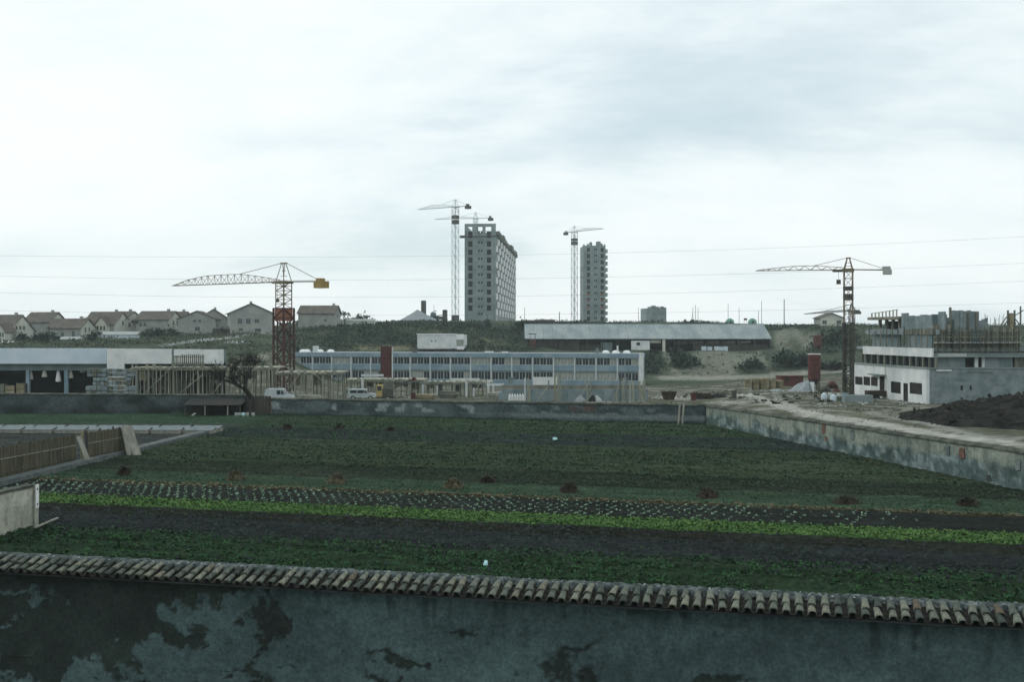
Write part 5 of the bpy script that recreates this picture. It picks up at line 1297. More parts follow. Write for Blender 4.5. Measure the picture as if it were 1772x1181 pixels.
MB().box(Xp(297.5, Y), Xp(300.5, Y), Y + .1, Y + .25, Zp(632, Y), Zp(605, Y)).build('drain_pipe', M['teal_concrete'], t)
for px in (232, 262, 300, 340, 380): MB().box(Xp(px, Y), Xp(px + 4, Y), Y + .4, Y + .7, gz, Zp(630, Y) + .09).build('post', M['concrete'], t)

# ------------------------------------------------------------------ timber falsework decks on props
def deck(label, pl_, pr, pyt, Y, zb, dep, nf, rows, braces, seed, th=.28, m='wood', upstand=True, group='falsework decks on timber props'):
    r = random.Random(seed); t = thing('falsework_deck', label, 'scaffold', (0, 0, 0), 0, group)
    x0, x1 = Xp(pl_, Y), Xp(pr, Y); z = Zp(pyt, Y)
    nb = max(3, int((x1 - x0) / 1.6))
    for i in range(nb):
        a, b_ = x0 + (x1 - x0) * i / nb, x0 + (x1 - x0) * (i + 1) / nb - .02
        MB().box(a, b_, Y - .1 + r.uniform(-.06, .06), Y + dep, z - th, z - th + .12 + r.uniform(0, .05)).build('deck_board', M[m], t)
    if upstand:
        for i in range(int((x1 - x0) / .8)):
            x = x0 + i * .8 + r.uniform(0, .25); MB().box(x, x + r.uniform(.15, .5), Y - .18, Y - .12, z - th - .1, z + r.uniform(-.05, .22)).build('edge_board', M[m], t)
    MB().box(x0, x1, Y + .1, Y + .25, z - th - .22, z - th - .005).build('bearer', M[m], t)
    for q in range(rows):
        yy = Y + .1 + dep * q / max(1, rows - 1) * .9
        n = nf if q == 0 else int(nf * .9)
        for i in range(n):
            x = x0 + .15 + (x1 - x0 - .3) * (i + r.uniform(-.22, .22)) / max(1, n - 1); w = r.choice((.06, .07, .09, .14))
            lean = r.uniform(-.10, .10)
            MB().beam((x + lean, yy, zb), (x, yy + .02, z - th - .23), w, w).build('prop', M[m if r.random() < .7 else 'form_wood'], t)
    for a, b_, c, d_ in braces:
        MB().beam(P(a, b_, Y - .22), P(c, d_, Y - .22), .16, .08).build('brace', M['wood'], t)
    for i in range(int((x1 - x0) / 2.6)):
        a = x0 + i * 2.6 + r.uniform(0, 1.2); MB().beam((a, Y + .5, zb + .3), (a + r.uniform(1.2, 2.4), Y + .5, z - .7), .08).build('brace', M['form_wood'], t)
    nb = int((x1 - x0) / 1.3)
    for i in range(nb):
        if r.random() < .45:
            a = x0 + i * 1.3; h = r.uniform(.5, 1.3); MB().box(a, a + r.uniform(.6, 1.2), Y + dep * .6, Y + dep * .6 + .12, z - th - .4 - h, z - th - .4).build('shutter_board', M['new_wood' if r.random() < .35 else 'form_wood'], t)
    return t
deck('long timber falsework deck with many props in front of the white hall', 226, 480, 634, 133, -.95, 5, 36, 3, ((248, 683, 297, 637), (312, 680, 352, 648), (366, 684, 401, 640)), 3)
deck('falsework deck with two big diagonal braces right of the crane', 476, 593, 642, 131, -.95, 5, 15, 3, ((498, 674, 523, 643), (545, 648, 572, 672), (560, 684, 590, 652)), 4)
deck('lower far falsework deck with white slab edges behind the parked estate car', 597, 735, 656, 158, -2.0, 6, 18, 2, ((640, 690, 668, 660),), 5, .24)
deck('pale propped deck in front of the middle of the school', 735, 852, 660, 156, -2.0, 5, 17, 2, ((812, 690, 832, 662),), 6, .24)
for px0, px1, py, Yq, lb in ((626, 664, 648, 157, 'white concrete edge beam lying on the far deck'), (842, 872, 664, 155, 'white board on the pale propped deck'), (780, 830, 655, 157, 'pale plank along the pale propped deck')):
    MB().box(Xp(px0, Yq), Xp(px1, Yq), Yq - .4, Yq - .15, Zp(py + 4, Yq), Zp(py, Yq)).build('edge_beam', M['school_pale'], label=lb, cat='beam')
for i, (px, y0, Yq, w_) in enumerate(((625, 655, 156.4, 4), (805, 661, 154.6, 4), (843, 660, 154.5, 4), (852, 668, 154, 3), (818, 672, 154, 3), (730, 666, 155, 3), (755, 668, 155, 3))):
    MB().box(Xp(px, Yq), Xp(px + w_, Yq), Yq, Yq + .25, -2.1, Zp(y0, Yq)).build('concrete_post', M['school_pale'], label=['pale concrete post under the white edge beam', 'pale post at the left of the propped deck', 'tallest pale post in the middle of the propped deck', 'slim pale post at the end of the propped deck', 'short pale post under the propped deck', 'slim pale post right of the digger boom', 'slim pale post among the props'][i], cat='post', group='pale concrete posts on the site')
# slatted timber shutter standing on the deck
t = thing('timber_shutter', 'brown slatted shuttering panel leaning on the white hall', 'formwork', P(326, 632, 132.4))
for i in range(15): MB().box(-1.75 + i * .24, -1.75 + i * .24 + rnd.uniform(.10, .17), 0, .08, -.1, rnd.uniform(1.1, 1.3)).build('slat', M['form_wood'], t)
for z in (.2, .9): MB().box(-1.8, 1.85, .085, .16, z, z + .1).build('waler', M['new_wood'], t)
# block stacks near the hall
for i, (x0, x1, y0, y1, Yq) in enumerate(((150, 228, 638, 652, 126), (160, 222, 653, 667, 125.2), (148, 232, 668, 684, 124.5))):
    t = thing('block_stack', ['upper stack of grey blocks at the end of the white hall', 'middle stack of grey blocks at the end of the white hall', 'lowest broad stack of grey blocks at the end of the white hall'][i], 'stack', (0, 0, 0), 0, 'stacked grey blocks by the hall')
    X0, X1, Z0, Z1 = Xp(x0, Yq), Xp(x1, Yq), Zp(y1, Yq), Zp(y0, Yq)
    nx = 9
    for j in range(nx):
        for q in range(2):
            a = X0 + (X1 - X0) * j / nx; z = Z0 + (Z1 - Z0) * q / 2 + (.02 if q else 0)
            MB().box(a + .03, a + (X1 - X0) / nx - .03, Yq + rnd.uniform(-.12, .12), Yq + 1.1, z, z + (Z1 - Z0) / 2 - .05 - rnd.uniform(0, .06)).build('block', M['block' if rnd.random() < .6 else 'form_wood'], t)

# ------------------------------------------------------------------ vehicles and site machines
def small_car(label, px, pyb, Y, L, m, face=1, van=False):
    p = P(px, pyb, Y); t = thing('parked_car' if not van else 'parked_van', label, 'car' if not van else 'van', p, math.radians(0 if face > 0 else 180))
    H = 1.5 if not van else 1.62; h = L / 2
    prof = [(-h, .38), (-h + .02, .95), (-h + .12, H - .1), (-h + .3, H), (h * .18, H), (h * .34, H - .08), (h * .52, .98), (h * .96, .86), (h, .7), (h, .38)]
    MB().extrude(prof, -.74, .74, 'y').build('body', M[m], t, False)
    for s_ in (-1, 1):
        w = MB(); y = s_ * .752
        for a, b_, c, d_ in ((h * .20, h * .44, H - .2, .98),):
            w.v += [(a, y, 1.0), (b_, y, 1.0), (a + (b_ - a) * .45, y, c), (a, y, c)]; w.f.append((0, 1, 2, 3) if s_ < 0 else (3, 2, 1, 0))
        w.build('side_window', M['glass'], t)
        for a, b_ in (((-h * .12, h * .16),) if van else ((-h * .30, h * .16), (-h * .82, -h * .36))):
            w = MB(); w.v += [(a, y, .98), (b_, y, .98), (b_, y, H - .18), (a, y, H - .18)]; w.f.append((0, 1, 2, 3) if s_ < 0 else (3, 2, 1, 0)); w.build('side_window', M['glass'], t)
        for x in (-h * .62, h * .62): q = MB().tube((x, s_ * .60, .32), (x, s_ * .765, .32), .32, n=14); wh = q.build('wheel', M['tyre'], t); MB().tube((x, s_ * .766, .32), (x, s_ * .772, .32), .17, n=10).build('rim', M['ballast_grey'], wh)
    w = MB(); w.quad((h * .345, -.66, H - .1), (h * .345, .66, H - .1), (h * .525, .66, 1.0), (h * .525, -.66, 1.0)); w.v = [(a + .012, b_, c + .006) for a, b_, c in w.v]; w.build('windscreen', M['glass'], t)
    for s_ in (-1, 1): MB().tube((h - .02, s_ * .52, .68), (h + .02, s_ * .52, .68), .09, n=8).build('headlight', M['dome'], t)
    MB().box(h - .02, h + .09, -.7, .7, .42, .52).box(-h - .09, -h + .02, -.7, .7, .42, .52).build('bumper', M['ballast_grey'], t)
    return t
small_car('small pale delivery van parked behind the far wall beside the bare tree', 484, 698, 126, 3.1, 'car_white', 1, True)
small_car('rounded white-nosed estate car parked behind the far wall by the yellow digger', 627, 693, 151, 3.7, 'car_white', 1, False)
small_car('dull grey-green car half hidden behind the estate car', 606, 693, 153, 3.4, 'car_grey', -1, False)
p = P(672, 692, 152); t = thing('digger', 'small yellow digger with a raised dark boom beside the estate car', 'digger', p)
MB().box(-1.5, -.75, -.6, .6, .4, 2.0).build('cab', M['yellow'], t); MB().box(-1.4, -.85, -.612, .612, 1.2, 1.8).build('cab_window', M['glass'], t)
MB().box(-.73, .6, -.65, .65, .45, 1.5).build('engine', M['crane_dark'], t); MB().box(-1.6, .8, -.8, -.45, -.1, .38).box(-1.6, .8, .45, .8, -.1, .38).build('track', M['tyre'], t)
MB().beam((.3, 0, 1.3), (.7, 0, 2.5), .25).build('boom', M['form_wood'], t); MB().beam((.75, -.05, 1.6), (3.3, -.05, 2.7), .22, .3).build('dipper', M['crane_dark'], t); MB().extrude([(3.1, 2.4), (3.7, 2.6), (3.6, 3.0), (3.2, 2.95)], -.35, .35, 'y').build('bucket', M['rust'], t)
# dark red steel shutter with ribs
Y = 190.0; t = thing('steel_shutter', 'tall dark red ribbed steel shutter standing in front of the school', 'formwork', P(669, 655, Y)); k = Y / F
w, h = 10.5 * k, 55 * k
MB().box(-w, w - .15, 0, .18, 0, h).build('plate', M['rust'], t); MB().box(w - .14, w + .06, -.12, .2, 0, h - .1).build('edge_post', M['school_pale'], t)
for i in range(8): MB().box(-w, w - .16, -.14, -.002, i * h / 8 + .15, i * h / 8 + .27).build('rib', M['rust'], t)
for x in (-w + .1, 0): MB().box(x, x + .1, -.10, -.003, .01, .14).build('foot', M['rust'], t)
for x in (-w * .6, w * .5): MB().beam((x, .3, h * .8), (x, 2.6, -1.8), .12).build('stay', M['crane_dark'], t)
MB().box(-w, w, -.2, .4, -1.9, -.01).build('base', M['form_wood'], t)
# skip, tarpaulin panel, foundation wall
def skip(label, px, pyb, Y, wpx, hpx, m):
    p = P(px, pyb, Y); w = wpx / F * Y / 2; h = hpx / F * Y; t = thing('skip', label, 'skip', p)
    MB().extrude([(-w * .6, 0), (w * .6, 0), (w, h), (w - .06, h), (w * .56, .08), (-w * .56, .08), (-w + .06, h), (-w, h)], -.7, .7, 'y').build('body', M[m], t)
    MB().box(-w * 1.03, w * 1.03, -.76, -.705, h * .86, h).build('rim', M[m], t)
    for s_ in (-1, 1): MB().extrude([(-w * .58, .01), (w * .58, .01), (w * .97, h - .02), (-w * .97, h - .02)], s_ * .64 - .03, s_ * .64 + .03, 'y').build('end_plate', M[m], t)
skip('rust-brown skip behind the far wall near the wall corner', 1157, 692, 112, 25, 14, 'dark_straw')
skip('dark green skip on the ground before the school', 884, 664, 200, 12, 11, 'teal_concrete')
Y = 210; MB().box(Xp(922, Y), Xp(964, Y), Y, Y + .08, Zp(669, Y) - .5, Zp(653, Y)).build('white_sheet', M['white_wall'], label='white sheet panel standing against the school ground floor', cat='panel')
t = thing('foundation_wall', 'low grey-blue concrete foundation wall behind the far wall', 'wall'); Y = 128.0
xs_ = np.linspace(Xp(868, Y), Xp(1122, Y), 14)
for i in range(13): MB().box(xs_[i], xs_[i + 1] - .015, Y, Y + .35, -1.2, Zp(674, Y) + rnd.uniform(-.04, .04)).build('panel', M['teal_concrete' if i % 3 else 'block'], t)
MB().box(xs_[0], xs_[-1], Y + 3.2, Y + 3.5, -1.2, Zp(667, Y + 3)).build('rear_wall', M['form_wood'], t)
for i in range(6):
    p = P(882 + i * 4.5, 686, 126); MB().lathe([(.16, -.5), (.15, .0), (.05, .25), (.01, .28)], 7).build('pale_cone', M['white_wall'], loc=p, label=['pale cone in a row before the foundation wall, farthest from the columns', 'second pale cone before the foundation wall', 'third pale cone before the foundation wall', 'fourth pale cone before the foundation wall', 'fifth pale cone before the foundation wall', 'pale cone nearest the twin pale posts'][i], cat='cone', group='pale cones before the foundation wall')
# column forms: boards round a column, with props
def column_form(label, px, pyt, Y, pyb=696, boards=2, m='new_wood', brace=0, w=.16):
    p = P(px, pyb, Y); h = (pyb - pyt) / F * Y; t = thing('column_form', label, 'formwork', p, 0, 'column forms behind the far wall')
    for i in range(boards): MB().box(i * .34, i * .34 + w, -.06, .06, -.6, h - rnd.uniform(0, .25)).build('board', M[m if i % 2 == 0 else 'wood'], t)
    for z_ in ((h * .55, .4) if boards > 1 else ()): MB().box(.0, (boards - 1) * .34 + w, .065, .12, z_, z_ + .1).build('tie', M['wood'], t)
    if brace: MB().beam((brace, -.3, -.4), (0, -.1, h * .72), .12, .07).build('brace', M['wood'], t)
    return t
for px, pt, Yq, bo, m_, br, lb in ((907, 654, 122, 2, 'school_pale', 0, 'pair of pale tall posts behind the far wall'), (948, 658, 121, 1, 'block', -1.6, 'grey post with a long diagonal strut'), (959, 650, 120, 2, 'new_wood', 0, 'tall yellow-brown column form after the diagonal strut'), (968, 644, 121.5, 1, 'wood', 0, 'tallest slim pale post beside the yellow-brown form'),
        (983, 660, 124, 1, 'block', 0, 'short grey post between the column forms'), (1015, 656, 121, 2, 'wood', -1.2, 'pale column form with a strut in the middle of the row'), (1072, 653, 120, 3, 'form_wood', -1.0, 'three-boarded dark column form'), (1089, 656, 119, 2, 'wood', 0, 'pale column form right of the three-boarded one'),
        (1106, 658, 119, 2, 'wood', .5, 'pale column form with a short strut'), (1114, 655, 118, 1, 'wood', 0, 'last slim pale post of the row before the skip'), (915, 672, 123, 1, 'wood', 0, 'short slim post right of the twin pale posts'), (1060, 676, 122, 2, 'block', 0, 'low grey column form before the three-boarded one')):
    column_form(lb, px, pt, Yq, 698, bo, m_, br)
for i, px in enumerate((1004, 1026, 1033)):
    p = P(px, 693, 114); cone_heap('soil_heap', ['small grey heap among the column forms', 'dark bushy heap among the column forms', 'small pale heap right of the dark bushy heap'][i], 'heap', p, .5, .45, .55, ['gravel', 'dark_earth', 'sand'][i], 30 + i)

# loose rubble and planks along the wall tops
def rubble(name, label, cat, n, regions, m, smin, smax, seed):
    rs_ = random.Random(seed); b = MB()
    for i in range(n):
        x0, x1, y0, y1 = rs_.choice(regions); p = hit(rs_.uniform(x0, x1), rs_.uniform(y0, y1), 92); s_ = rs_.uniform(smin, smax)
        Mx = Matrix.Translation(p + Vector((0, 0, s_ * .2))) @ Matrix.Rotation(rs_.uniform(0, 3.1), 4, 'Z') @ Matrix.Rotation(rs_.uniform(-.4, .4), 4, 'X')
        b.box(-s_ * rs_.uniform(.5, 1.6), s_, -s_ * .6, s_ * .6, -s_ * .35, s_ * rs_.uniform(.2, .55), Mx)
    b.build(name, M[m], label=label, cat=cat, kind='stuff')
rubble('rubble', 'pale broken concrete and spoil strewn over the site', 'rubble', 230, [(1130, 1300, 676, 692), (1290, 1480, 676, 694), (1400, 1600, 690, 706), (560, 880, 684, 690), (880, 1130, 685, 694)], 'rubble', .06, .22, 3)
rubble('timber_scrap', 'scattered timber offcuts on the site', 'timber', 160, [(1150, 1290, 660, 690), (1290, 1400, 660, 690), (1400, 1600, 684, 715), (560, 1120, 676, 692)], 'form_wood', .08, .26, 5)
rubble('dark_spoil', 'dark lumps of spoil beside the tracks', 'spoil', 150, [(1180, 1290, 678, 690), (1290, 1500, 684, 700), (1400, 1500, 670, 690)], 'dark_earth', .08, .26, 6)

# ------------------------------------------------------------------ right: gravel, timber stacks, container
Y = 148
cone_heap('gravel_heap', 'big pale gravel heap against the board bay under the red silo', 'heap', (Xp(1376, Y), Y, Zp(692, Y) - .1), 3.4, 3.2, 2.7, 'gravel', 12, 1.0, 1.7)
cone_heap('gravel_heap', 'smaller pale gravel heap left of the big one', 'heap', (Xp(1343, 150), 150, Zp(688, 150)), 2.6, 2.2, 1.25, 'gravel', 14, 1.0, .3)
t = thing('gravel_bay', 'white board bay wall holding the big gravel heap', 'wall', P(1404, 692, 147))
for i in range(4): MB().box(-.05, .05, -1.4 + i * .9, -1.4 + i * .9 + .86, -.3, 2.3 - i * .05).build('board', M['school_pale'], t)
MB().box(.06, .16, -1.2, -1.08, -.3, 2.1).build('stake', M['wood'], t)
t = thing('red_container', 'dark red site hut behind the gravel heaps', 'site hut', P(1371, 669, 168), math.radians(8))
MB().box(-1.7, 1.7, 0, 2, 0, 1.45).build('body', M['red'], t); MB().box(-1.85, 1.85, -.2, 2.2, 1.452, 1.56).build('roof', M['rust'], t); window(t, -1.1, -.07, .7, .6, .6, 0, 'rust')
MB().box(.5, 1.2, -.05, -.003, .05, 1.3).build('door', M['rust'], t)
for i, (px, y0, y1, w_) in enumerate(((1293, 656, 676, 9), (1307, 655, 675, 10), (1321, 654, 674, 11), (1336, 656, 674, 9), (1349, 658, 673, 9))):
    Yq = 163; p = P(px, y1, Yq); t = thing('timber_stack', ['leftmost upright stack of yellowish boards left of the gravel', 'second yellowish board stack left of the gravel', 'tallest yellowish board stack in the middle', 'fourth yellowish board stack before the red hut', 'shortest yellowish board stack nearest the red hut'][i], 'stack', p, rnd.uniform(-.2, .2), 'stacks of yellowish boards')
    h = (y1 - y0) / F * Yq; w = w_ / F * Yq / 2
    for j in range(6): MB().box(-w + rnd.uniform(-.06, .06), w + rnd.uniform(-.06, .06), -.6, .6, h * j / 6, h * (j + .85) / 6).build('plank', M['new_wood'], t)
for i, (px, py, Yq) in enumerate(((1440, 672, 150), (1428, 681, 148), (1447, 686, 146))):
    p = P(px, py + 8, Yq); t = thing('concrete_mixer', ['red-drummed mixer behind the silo legs', 'dark mixer at the foot of the silo', 'red mixer beside the grey crane foot'][i], 'mixer', p)
    MB().lathe([(.2, .5), (.55, .7), (.6, 1.1), (.35, 1.5), (.3, 1.5)], 12).build('drum', M['rust' if i != 1 else 'crane_dark'], t, True); MB().box(-.7, -.5, -.4, .4, -.3, 1.0).box(.5, .7, -.4, .4, -.3, 1.0).build('frame', M['crane_dark'], t); MB().tube((-.75, -.5, .1), (-.75, .5, .1), .3, n=10).build('wheel', M['tyre'], t)
for i, (px, py) in enumerate(((1426, 692), (1437, 692), (1442, 695), (1452, 693))):
    p = hit(px, py, 80); MB().lathe([(.28, -.2), (.34, .2), (.3, .55), (.12, .7), (.02, .72)], 7).build('cement_sack', M['ballast_grey' if i % 2 else 'blue_white'], loc=p, label=['pale sack left of the others by the crane foot', 'bluish sack second by the crane foot', 'grey sack third by the crane foot', 'bluish sack nearest the crane foot'][i], cat='sack', group='sacks by the foot of the grey crane')
b = MB(); b.box(-1.4, 1.4, -.5, .5, -.2, .75); b.build('concrete_slab', M['concrete'], loc=hit(1484, 697, 80), label='low pale concrete block lying before the white building', cat='slab')
t = thing('site_trailer', 'brown open trailer beside the white building door', 'trailer', hit(1518, 690, 80)); MB().box(-1.2, 1.2, -.6, .6, .25, .85).build('tray', M['dark_straw'], t); MB().tube((-.2, -.65, .1), (-.2, .65, .1), .3, n=10).build('wheel', M['tyre'], t)

# ------------------------------------------------------------------ right: unfinished concrete building
YAW = math.radians(4.8)
rb = thing('unfinished_building', 'unfinished concrete building with a white ground floor and timber shuttering above', 'building', (Xp(1603, 115), 115, 0), YAW)
def s_of(px): return (51.56 / ((px - U0) / F + .0840) - 115) / math.cos(YAW)
def yz(px, py): Yq = 115 + s_of(px) * math.cos(YAW); return Zp(py, Yq)
def Zr(py): return Zp(py, 115)
R90 = -math.pi / 2
def left_box(name, px0, px1, z0, z1, x0, x1, m, parent=None): return MB().box(x0, x1, s_of(px1), s_of(px0), z0, z1).build(name, M[m], parent or rb)
# ground floor, left face
hs = []
for a, b_, c, d_ in ((1542, 1559, 662, 682), (1563.5, 1571.5, 664, 701), (1574.5, 1596, 664, 684), (1480, 1493, 653, 667), (1494.5, 1506, 653, 668), (1507.5, 1519, 653.5, 669), (1522.5, 1531, 652, 684)):
    hs.append((-s_of(a), -s_of(b_), yz(b_, d_), yz(b_, c)))
ztop = Zr(639)
w = MB().holes(19.3, ztop + .9, hs, .3, z0=-.9, x0=-19.3).build('ground_floor_wall', M['white_wall'], rb); w.rotation_euler = (0, 0, R90)
for i, (a, b_, c, d_) in enumerate(hs):
    q = MB().box(a, b_, .24, .29, c, d_).build('window' if i not in (1, 6) else 'door', M['void'], rb); q.rotation_euler = (0, 0, R90)
    fr_ = MB(); fr_.box(a, a + .1, .10, .2, c, d_); fr_.box(b_ - .1, b_, .10, .2, c, d_); fr_.box(a + .101, b_ - .101, .10, .2, d_ - .1, d_)
    fr_.build('frame', M['school_pale'], q)
left_box('door_canopy', 1510, 1534, yz(1522, 650), yz(1522, 648), -.6, -.003, 'concrete')
left_box('wall_joint', 1532.2, 1533.6, -.9, ztop - .01, -.06, -.003, 'gable_wall')
MB().box(.01, 18, .31, 19.2, -.5, ztop - .08).build('interior', M['void'], rb)
MB().box(-.12, 18, -.12, 19.4, ztop, ztop + .14).build('floor_slab', M['concrete'], rb)
# first floor: recessed dark band with timber posts, white parapet
z1a, z1b, z1c = ztop + .143, Zr(618.5), Zr(603)
MB().box(.95, 17.5, .8, 19, z1a, z1c - .1).build('interior', M['void'], rb)
for px in range(1490, 1612, 11): left_box('timber_post', px, px + 2.4, z1a, z1b, .40, .62, 'form_wood')
for px in range(1484, 1600, 11): left_box('window', px + 5, px + 12, z1a + .1, z1b - .02, .66, .70, 'glass')
n = 6; s0, s1 = -.6, s_of(1489)
for i in range(n): MB().box(.30, .48, s0 + (s1 - s0) * i / n, s0 + (s1 - s0) * (i + 1) / n - .012, z1b + .002, z1c).build('parapet_panel', M['white_wall'], rb)
MB().box(.49, 18, -.3, 19.5, z1c - .35, z1c - .05).build('floor_slab', M['concrete'], rb)
# second floor
z2 = Zr(580)
left_box('damp_wall', 1494, 1540, z1c - .04, z2 + .05, 1.1, 1.3, 'teal_concrete')
left_box('interior', 1540.2, 1606, z1c - .04, z2, 2.4, 2.6, 'void')
for px in (1552, 1566, 1580, 1594): left_box('post', px, px + 2, z1c - .04, z2, 1.2, 1.4, 'form_wood')
MB().box(.75, 6.5, .6, 17.5, z2 + .05, Zr(571)).build('floor_slab', M['concrete'], rb)
for i in range(9): left_box('edge_board', 1497 + i * 12, 1508 + i * 12, z2 + .02, Zr(569) + rnd.uniform(-.1, .1), .60, .72, 'block' if i < 5 else 'form_wood')
z3 = Zr(571); z4 = Zr(544)
e_ = [1540 + i * 10.4 for i in range(8)]
for i in range(7): left_box('shutter_panel', e_[i], e_[i + 1] - .4, z3 + .01, z4 + (.25 if i in (0, 6) else -.05 * (i % 3)), 1.3, 1.5, 'block')
left_box('interior', 1495, 1538, z3 + .02, z4 - .56, 2.5, 2.7, 'void')
for px in (1497, 1508, 1519, 1530): left_box('post', px, px + 2.5, z3, z4 - .4, 1.6, 1.85, 'form_wood')
left_box('roof_slab', 1487, 1539.5, z4 - .42, z4 - .1, 1.0, 4.0, 'form_wood')
for i in range(8): left_box('guard_board', 1489 + i * 6, 1490.6 + i * 6, z4 - .08, z4 + .35 + .04 * i, 1.3, 1.36, 'wood')
MB().beam((1.3, s_of(1535), z4 + .66), (1.3, s_of(1489), z4 + .33), .07).build('guard_rail', M['wood'], rb)
left_box('core_wall', 1496, 1606, z2 + .1, z4 - .55, 2.8, 3.0, 'teal_concrete')
MB().box(1.6, 7.0, 3.2, 3.4, Zr(571), Zr(549)).build('core_wall', M['block'], rb)
# front: block wall
xr_ = lambda px: (Xp(px, 115.6) - rb.location.x) / math.cos(YAW)
hs = [(xr_(1660), xr_(1665), Zr(676), Zr(668)), (xr_(1676.5), xr_(1680.5), Zr(676), Zr(669))]
MB().holes(17.4, ztop + .9, hs, .3, z0=-.9, x0=.32, y=-.02).build('block_wall', M['block'], rb)
for a, b_, c, d_ in hs: MB().box(a, b_, .22, .27, c, d_).build('window', M['void'], rb)
MB().box(xr_(1655), xr_(1690), -.07, -.023, Zr(667), Zr(662)).build('lintel', M['concrete'], rb)
MB().box(xr_(1655), xr_(1680), -.05, -.023, Zr(660), Zr(645)).build('pale_patch', M['teal_concrete'], rb)
MB().box(-.02, .316, -.03, .33, -.9, ztop - .003).build('corner_pier', M['white_wall'], rb)
MB().box(xr_(1616), xr_(1643), -.2, -.125, Zr(643), Zr(640)).build('sill', M['white_wall'], rb)
MB().box(xr_(1672), xr_(1717), -.2, -.125, Zr(644), Zr(642)).build('sill', M['concrete'], rb)
cols = [(1613, 1622, 'void'), (1622, 1640, 'teal_concrete'), (1640, 1652, 'block'), (1652, 1671, 'teal_concrete'), (1671, 1688, 'void'), (1688, 1694, 'white_wall'), (1694, 1701, 'void'), (1701, 1706, 'school_pale'), (1706, 1732, 'block'), (1732, 1756, 'teal_concrete'), (1756, 1760, 'void'), (1760, 1790, 'form_wood')]
for a, b_, m_ in cols:
    yo = .55 if m_ == 'void' else .25
    MB().box(xr_(a), xr_(b_) - .01, yo, yo + .2, z1a, Zr(619)).build('dark_opening' if m_ == 'void' else 'wall_panel', M[m_], rb)
MB().box(.5, 17.6, -.35, .9, Zr(618.8), Zr(611)).build('slab_edge', M['concrete'], rb)
MB().box(xr_(1617), xr_(1668), -.37, -.353, Zr(617), Zr(612)).build('pale_edge_board', M['school_pale'], rb)
# timber shuttering
for i in range(46):
    px = 1612 + i * 3.35
    if 1678 < px < 1699: continue
    top = 562 if px < 1640 else (571 if px < 1708 else 568.5)
    MB().box(xr_(px), xr_(px + 3.0), -.05 + rnd.uniform(-.03, .03), .02, Zr(611) + .003, Zr(top + rnd.uniform(-1.2, 1.2))).build('shutter_board', M['wood' if i % 3 else 'form_wood'], rb)
MB().box(xr_(1676), xr_(1702), .9, 1.0, Zr(611), Zr(573)).build('dark_opening', M['void'], rb)
for py, th, m_ in ((583, 1.6, 'wood'), (592.5, 2.0, 'school_pale'), (602, 1.2, 'wood'), (575, 1.2, 'form_wood')):
    MB().box(xr_(1612), xr_(1766), -.32 - th * .02, -.10, Zr(py + th), Zr(py)).build('waler', M[m_], rb)
for px in range(1618, 1766, 12): MB().box(xr_(px), xr_(px + 1), -.45, -.37, Zr(610.5), Zr(568 + rnd.uniform(-3, 3))).build('upright', M['form_wood'], rb)
MB().box(xr_(1612), xr_(1766), .3, 6, Zr(611) + .004, Zr(574)).build('core_wall', M['teal_concrete'], rb)
# denser scaffolding and formwork on the upper storey
for px in range(1614, 1768, 7): MB().box(xr_(px), xr_(px + .8), -.62, -.55, Zr(611), Zr(566 + rnd.uniform(-6, 4))).build('scaffold_pole', M['wood' if px % 2 else 'form_wood'], rb)
for py in (570, 579, 588, 598, 607): MB().box(xr_(1611), xr_(1768), -.70, -.625, Zr(py + .8), Zr(py)).build('scaffold_rail', M['form_wood'], rb)
MB().box(xr_(1611), xr_(1768), -1.0, -.33, Zr(594.6), Zr(594)).build('scaffold_deck', M['wood'], rb)
for i in range(9): left_box('shutter_board', 1541 + i * 8, 1547.5 + i * 8, Zr(579), Zr(571 + rnd.uniform(-.8, .8)), .86, .94, 'form_wood' if i % 2 else 'block')
for px in range(1492, 1612, 10): left_box('scaffold_pole', px, px + .9, z1c, Zr(569 + rnd.uniform(-4, 3)), .1, .18, 'form_wood')
for i in range(6): MB().box(xr_(1696 + i * 3), xr_(1698.6 + i * 3), .5, .62, Zr(572), Zr(556 - i * 1.2)).build('shutter_panel', M['block'], rb)
# upper panels
for i in range(7): MB().box(xr_(1645 + i * 7.1), xr_(1651.6 + i * 7.1), .1, .25, Zr(571), Zr(538 + rnd.uniform(-1, 1))).build('shutter_panel', M['block'], rb)
for px, y_ in ((1640, 532), (1687, 540), (1672, 541)): MB().box(xr_(px), xr_(px + 4), -.02, .09, Zr(572), Zr(y_)).build('upright', M['form_wood'], rb)
MB().box(xr_(1613), xr_(1639.5), .4, .6, Zr(565), Zr(544)).build('thin_wall', M['teal_concrete'], rb)
for i in range(7): MB().box(xr_(1614 + i * 3.7), xr_(1616.3 + i * 3.7), .3, .38, Zr(566), Zr(560 + rnd.uniform(-2, 1))).build('upright', M['form_wood'], rb)
for i in range(26):
    px = 1700 + i * 2.75; x = xr_(px); y_ = rnd.uniform(.2, 3.5)
    MB().beam((x, y_, Zr(574)), (x + rnd.uniform(-.08, .08), y_, Zr(rnd.uniform(541, 560))), .028).build('rebar', M['steel'], rb)
for px, w_, top, m_ in ((1744, 2, 537, 'form_wood'), (1747.5, 6.5, 542, 'new_wood'), (1756, 2, 537, 'form_wood'), (1767, 1.4, 530, 'steel')): MB().box(xr_(px), xr_(px + w_), -.1, .1, Zr(570), Zr(top)).build('column_board', M[m_], rb)
for a, b_, c, d_ in ((1727, 568, 1744, 546), (1735, 568, 1744, 553), (1757, 546, 1772, 537), (1757, 552, 1768, 566)):
    MB().beam((xr_(a), -.12, Zr(b_)), (xr_(c), -.12, Zr(d_)), .09).build('brace', M['form_wood'], rb)
MB().box(xr_(1752), xr_(1800), .2, 4, Zr(608), Zr(598)).build('side_wall', M['concrete'], rb)

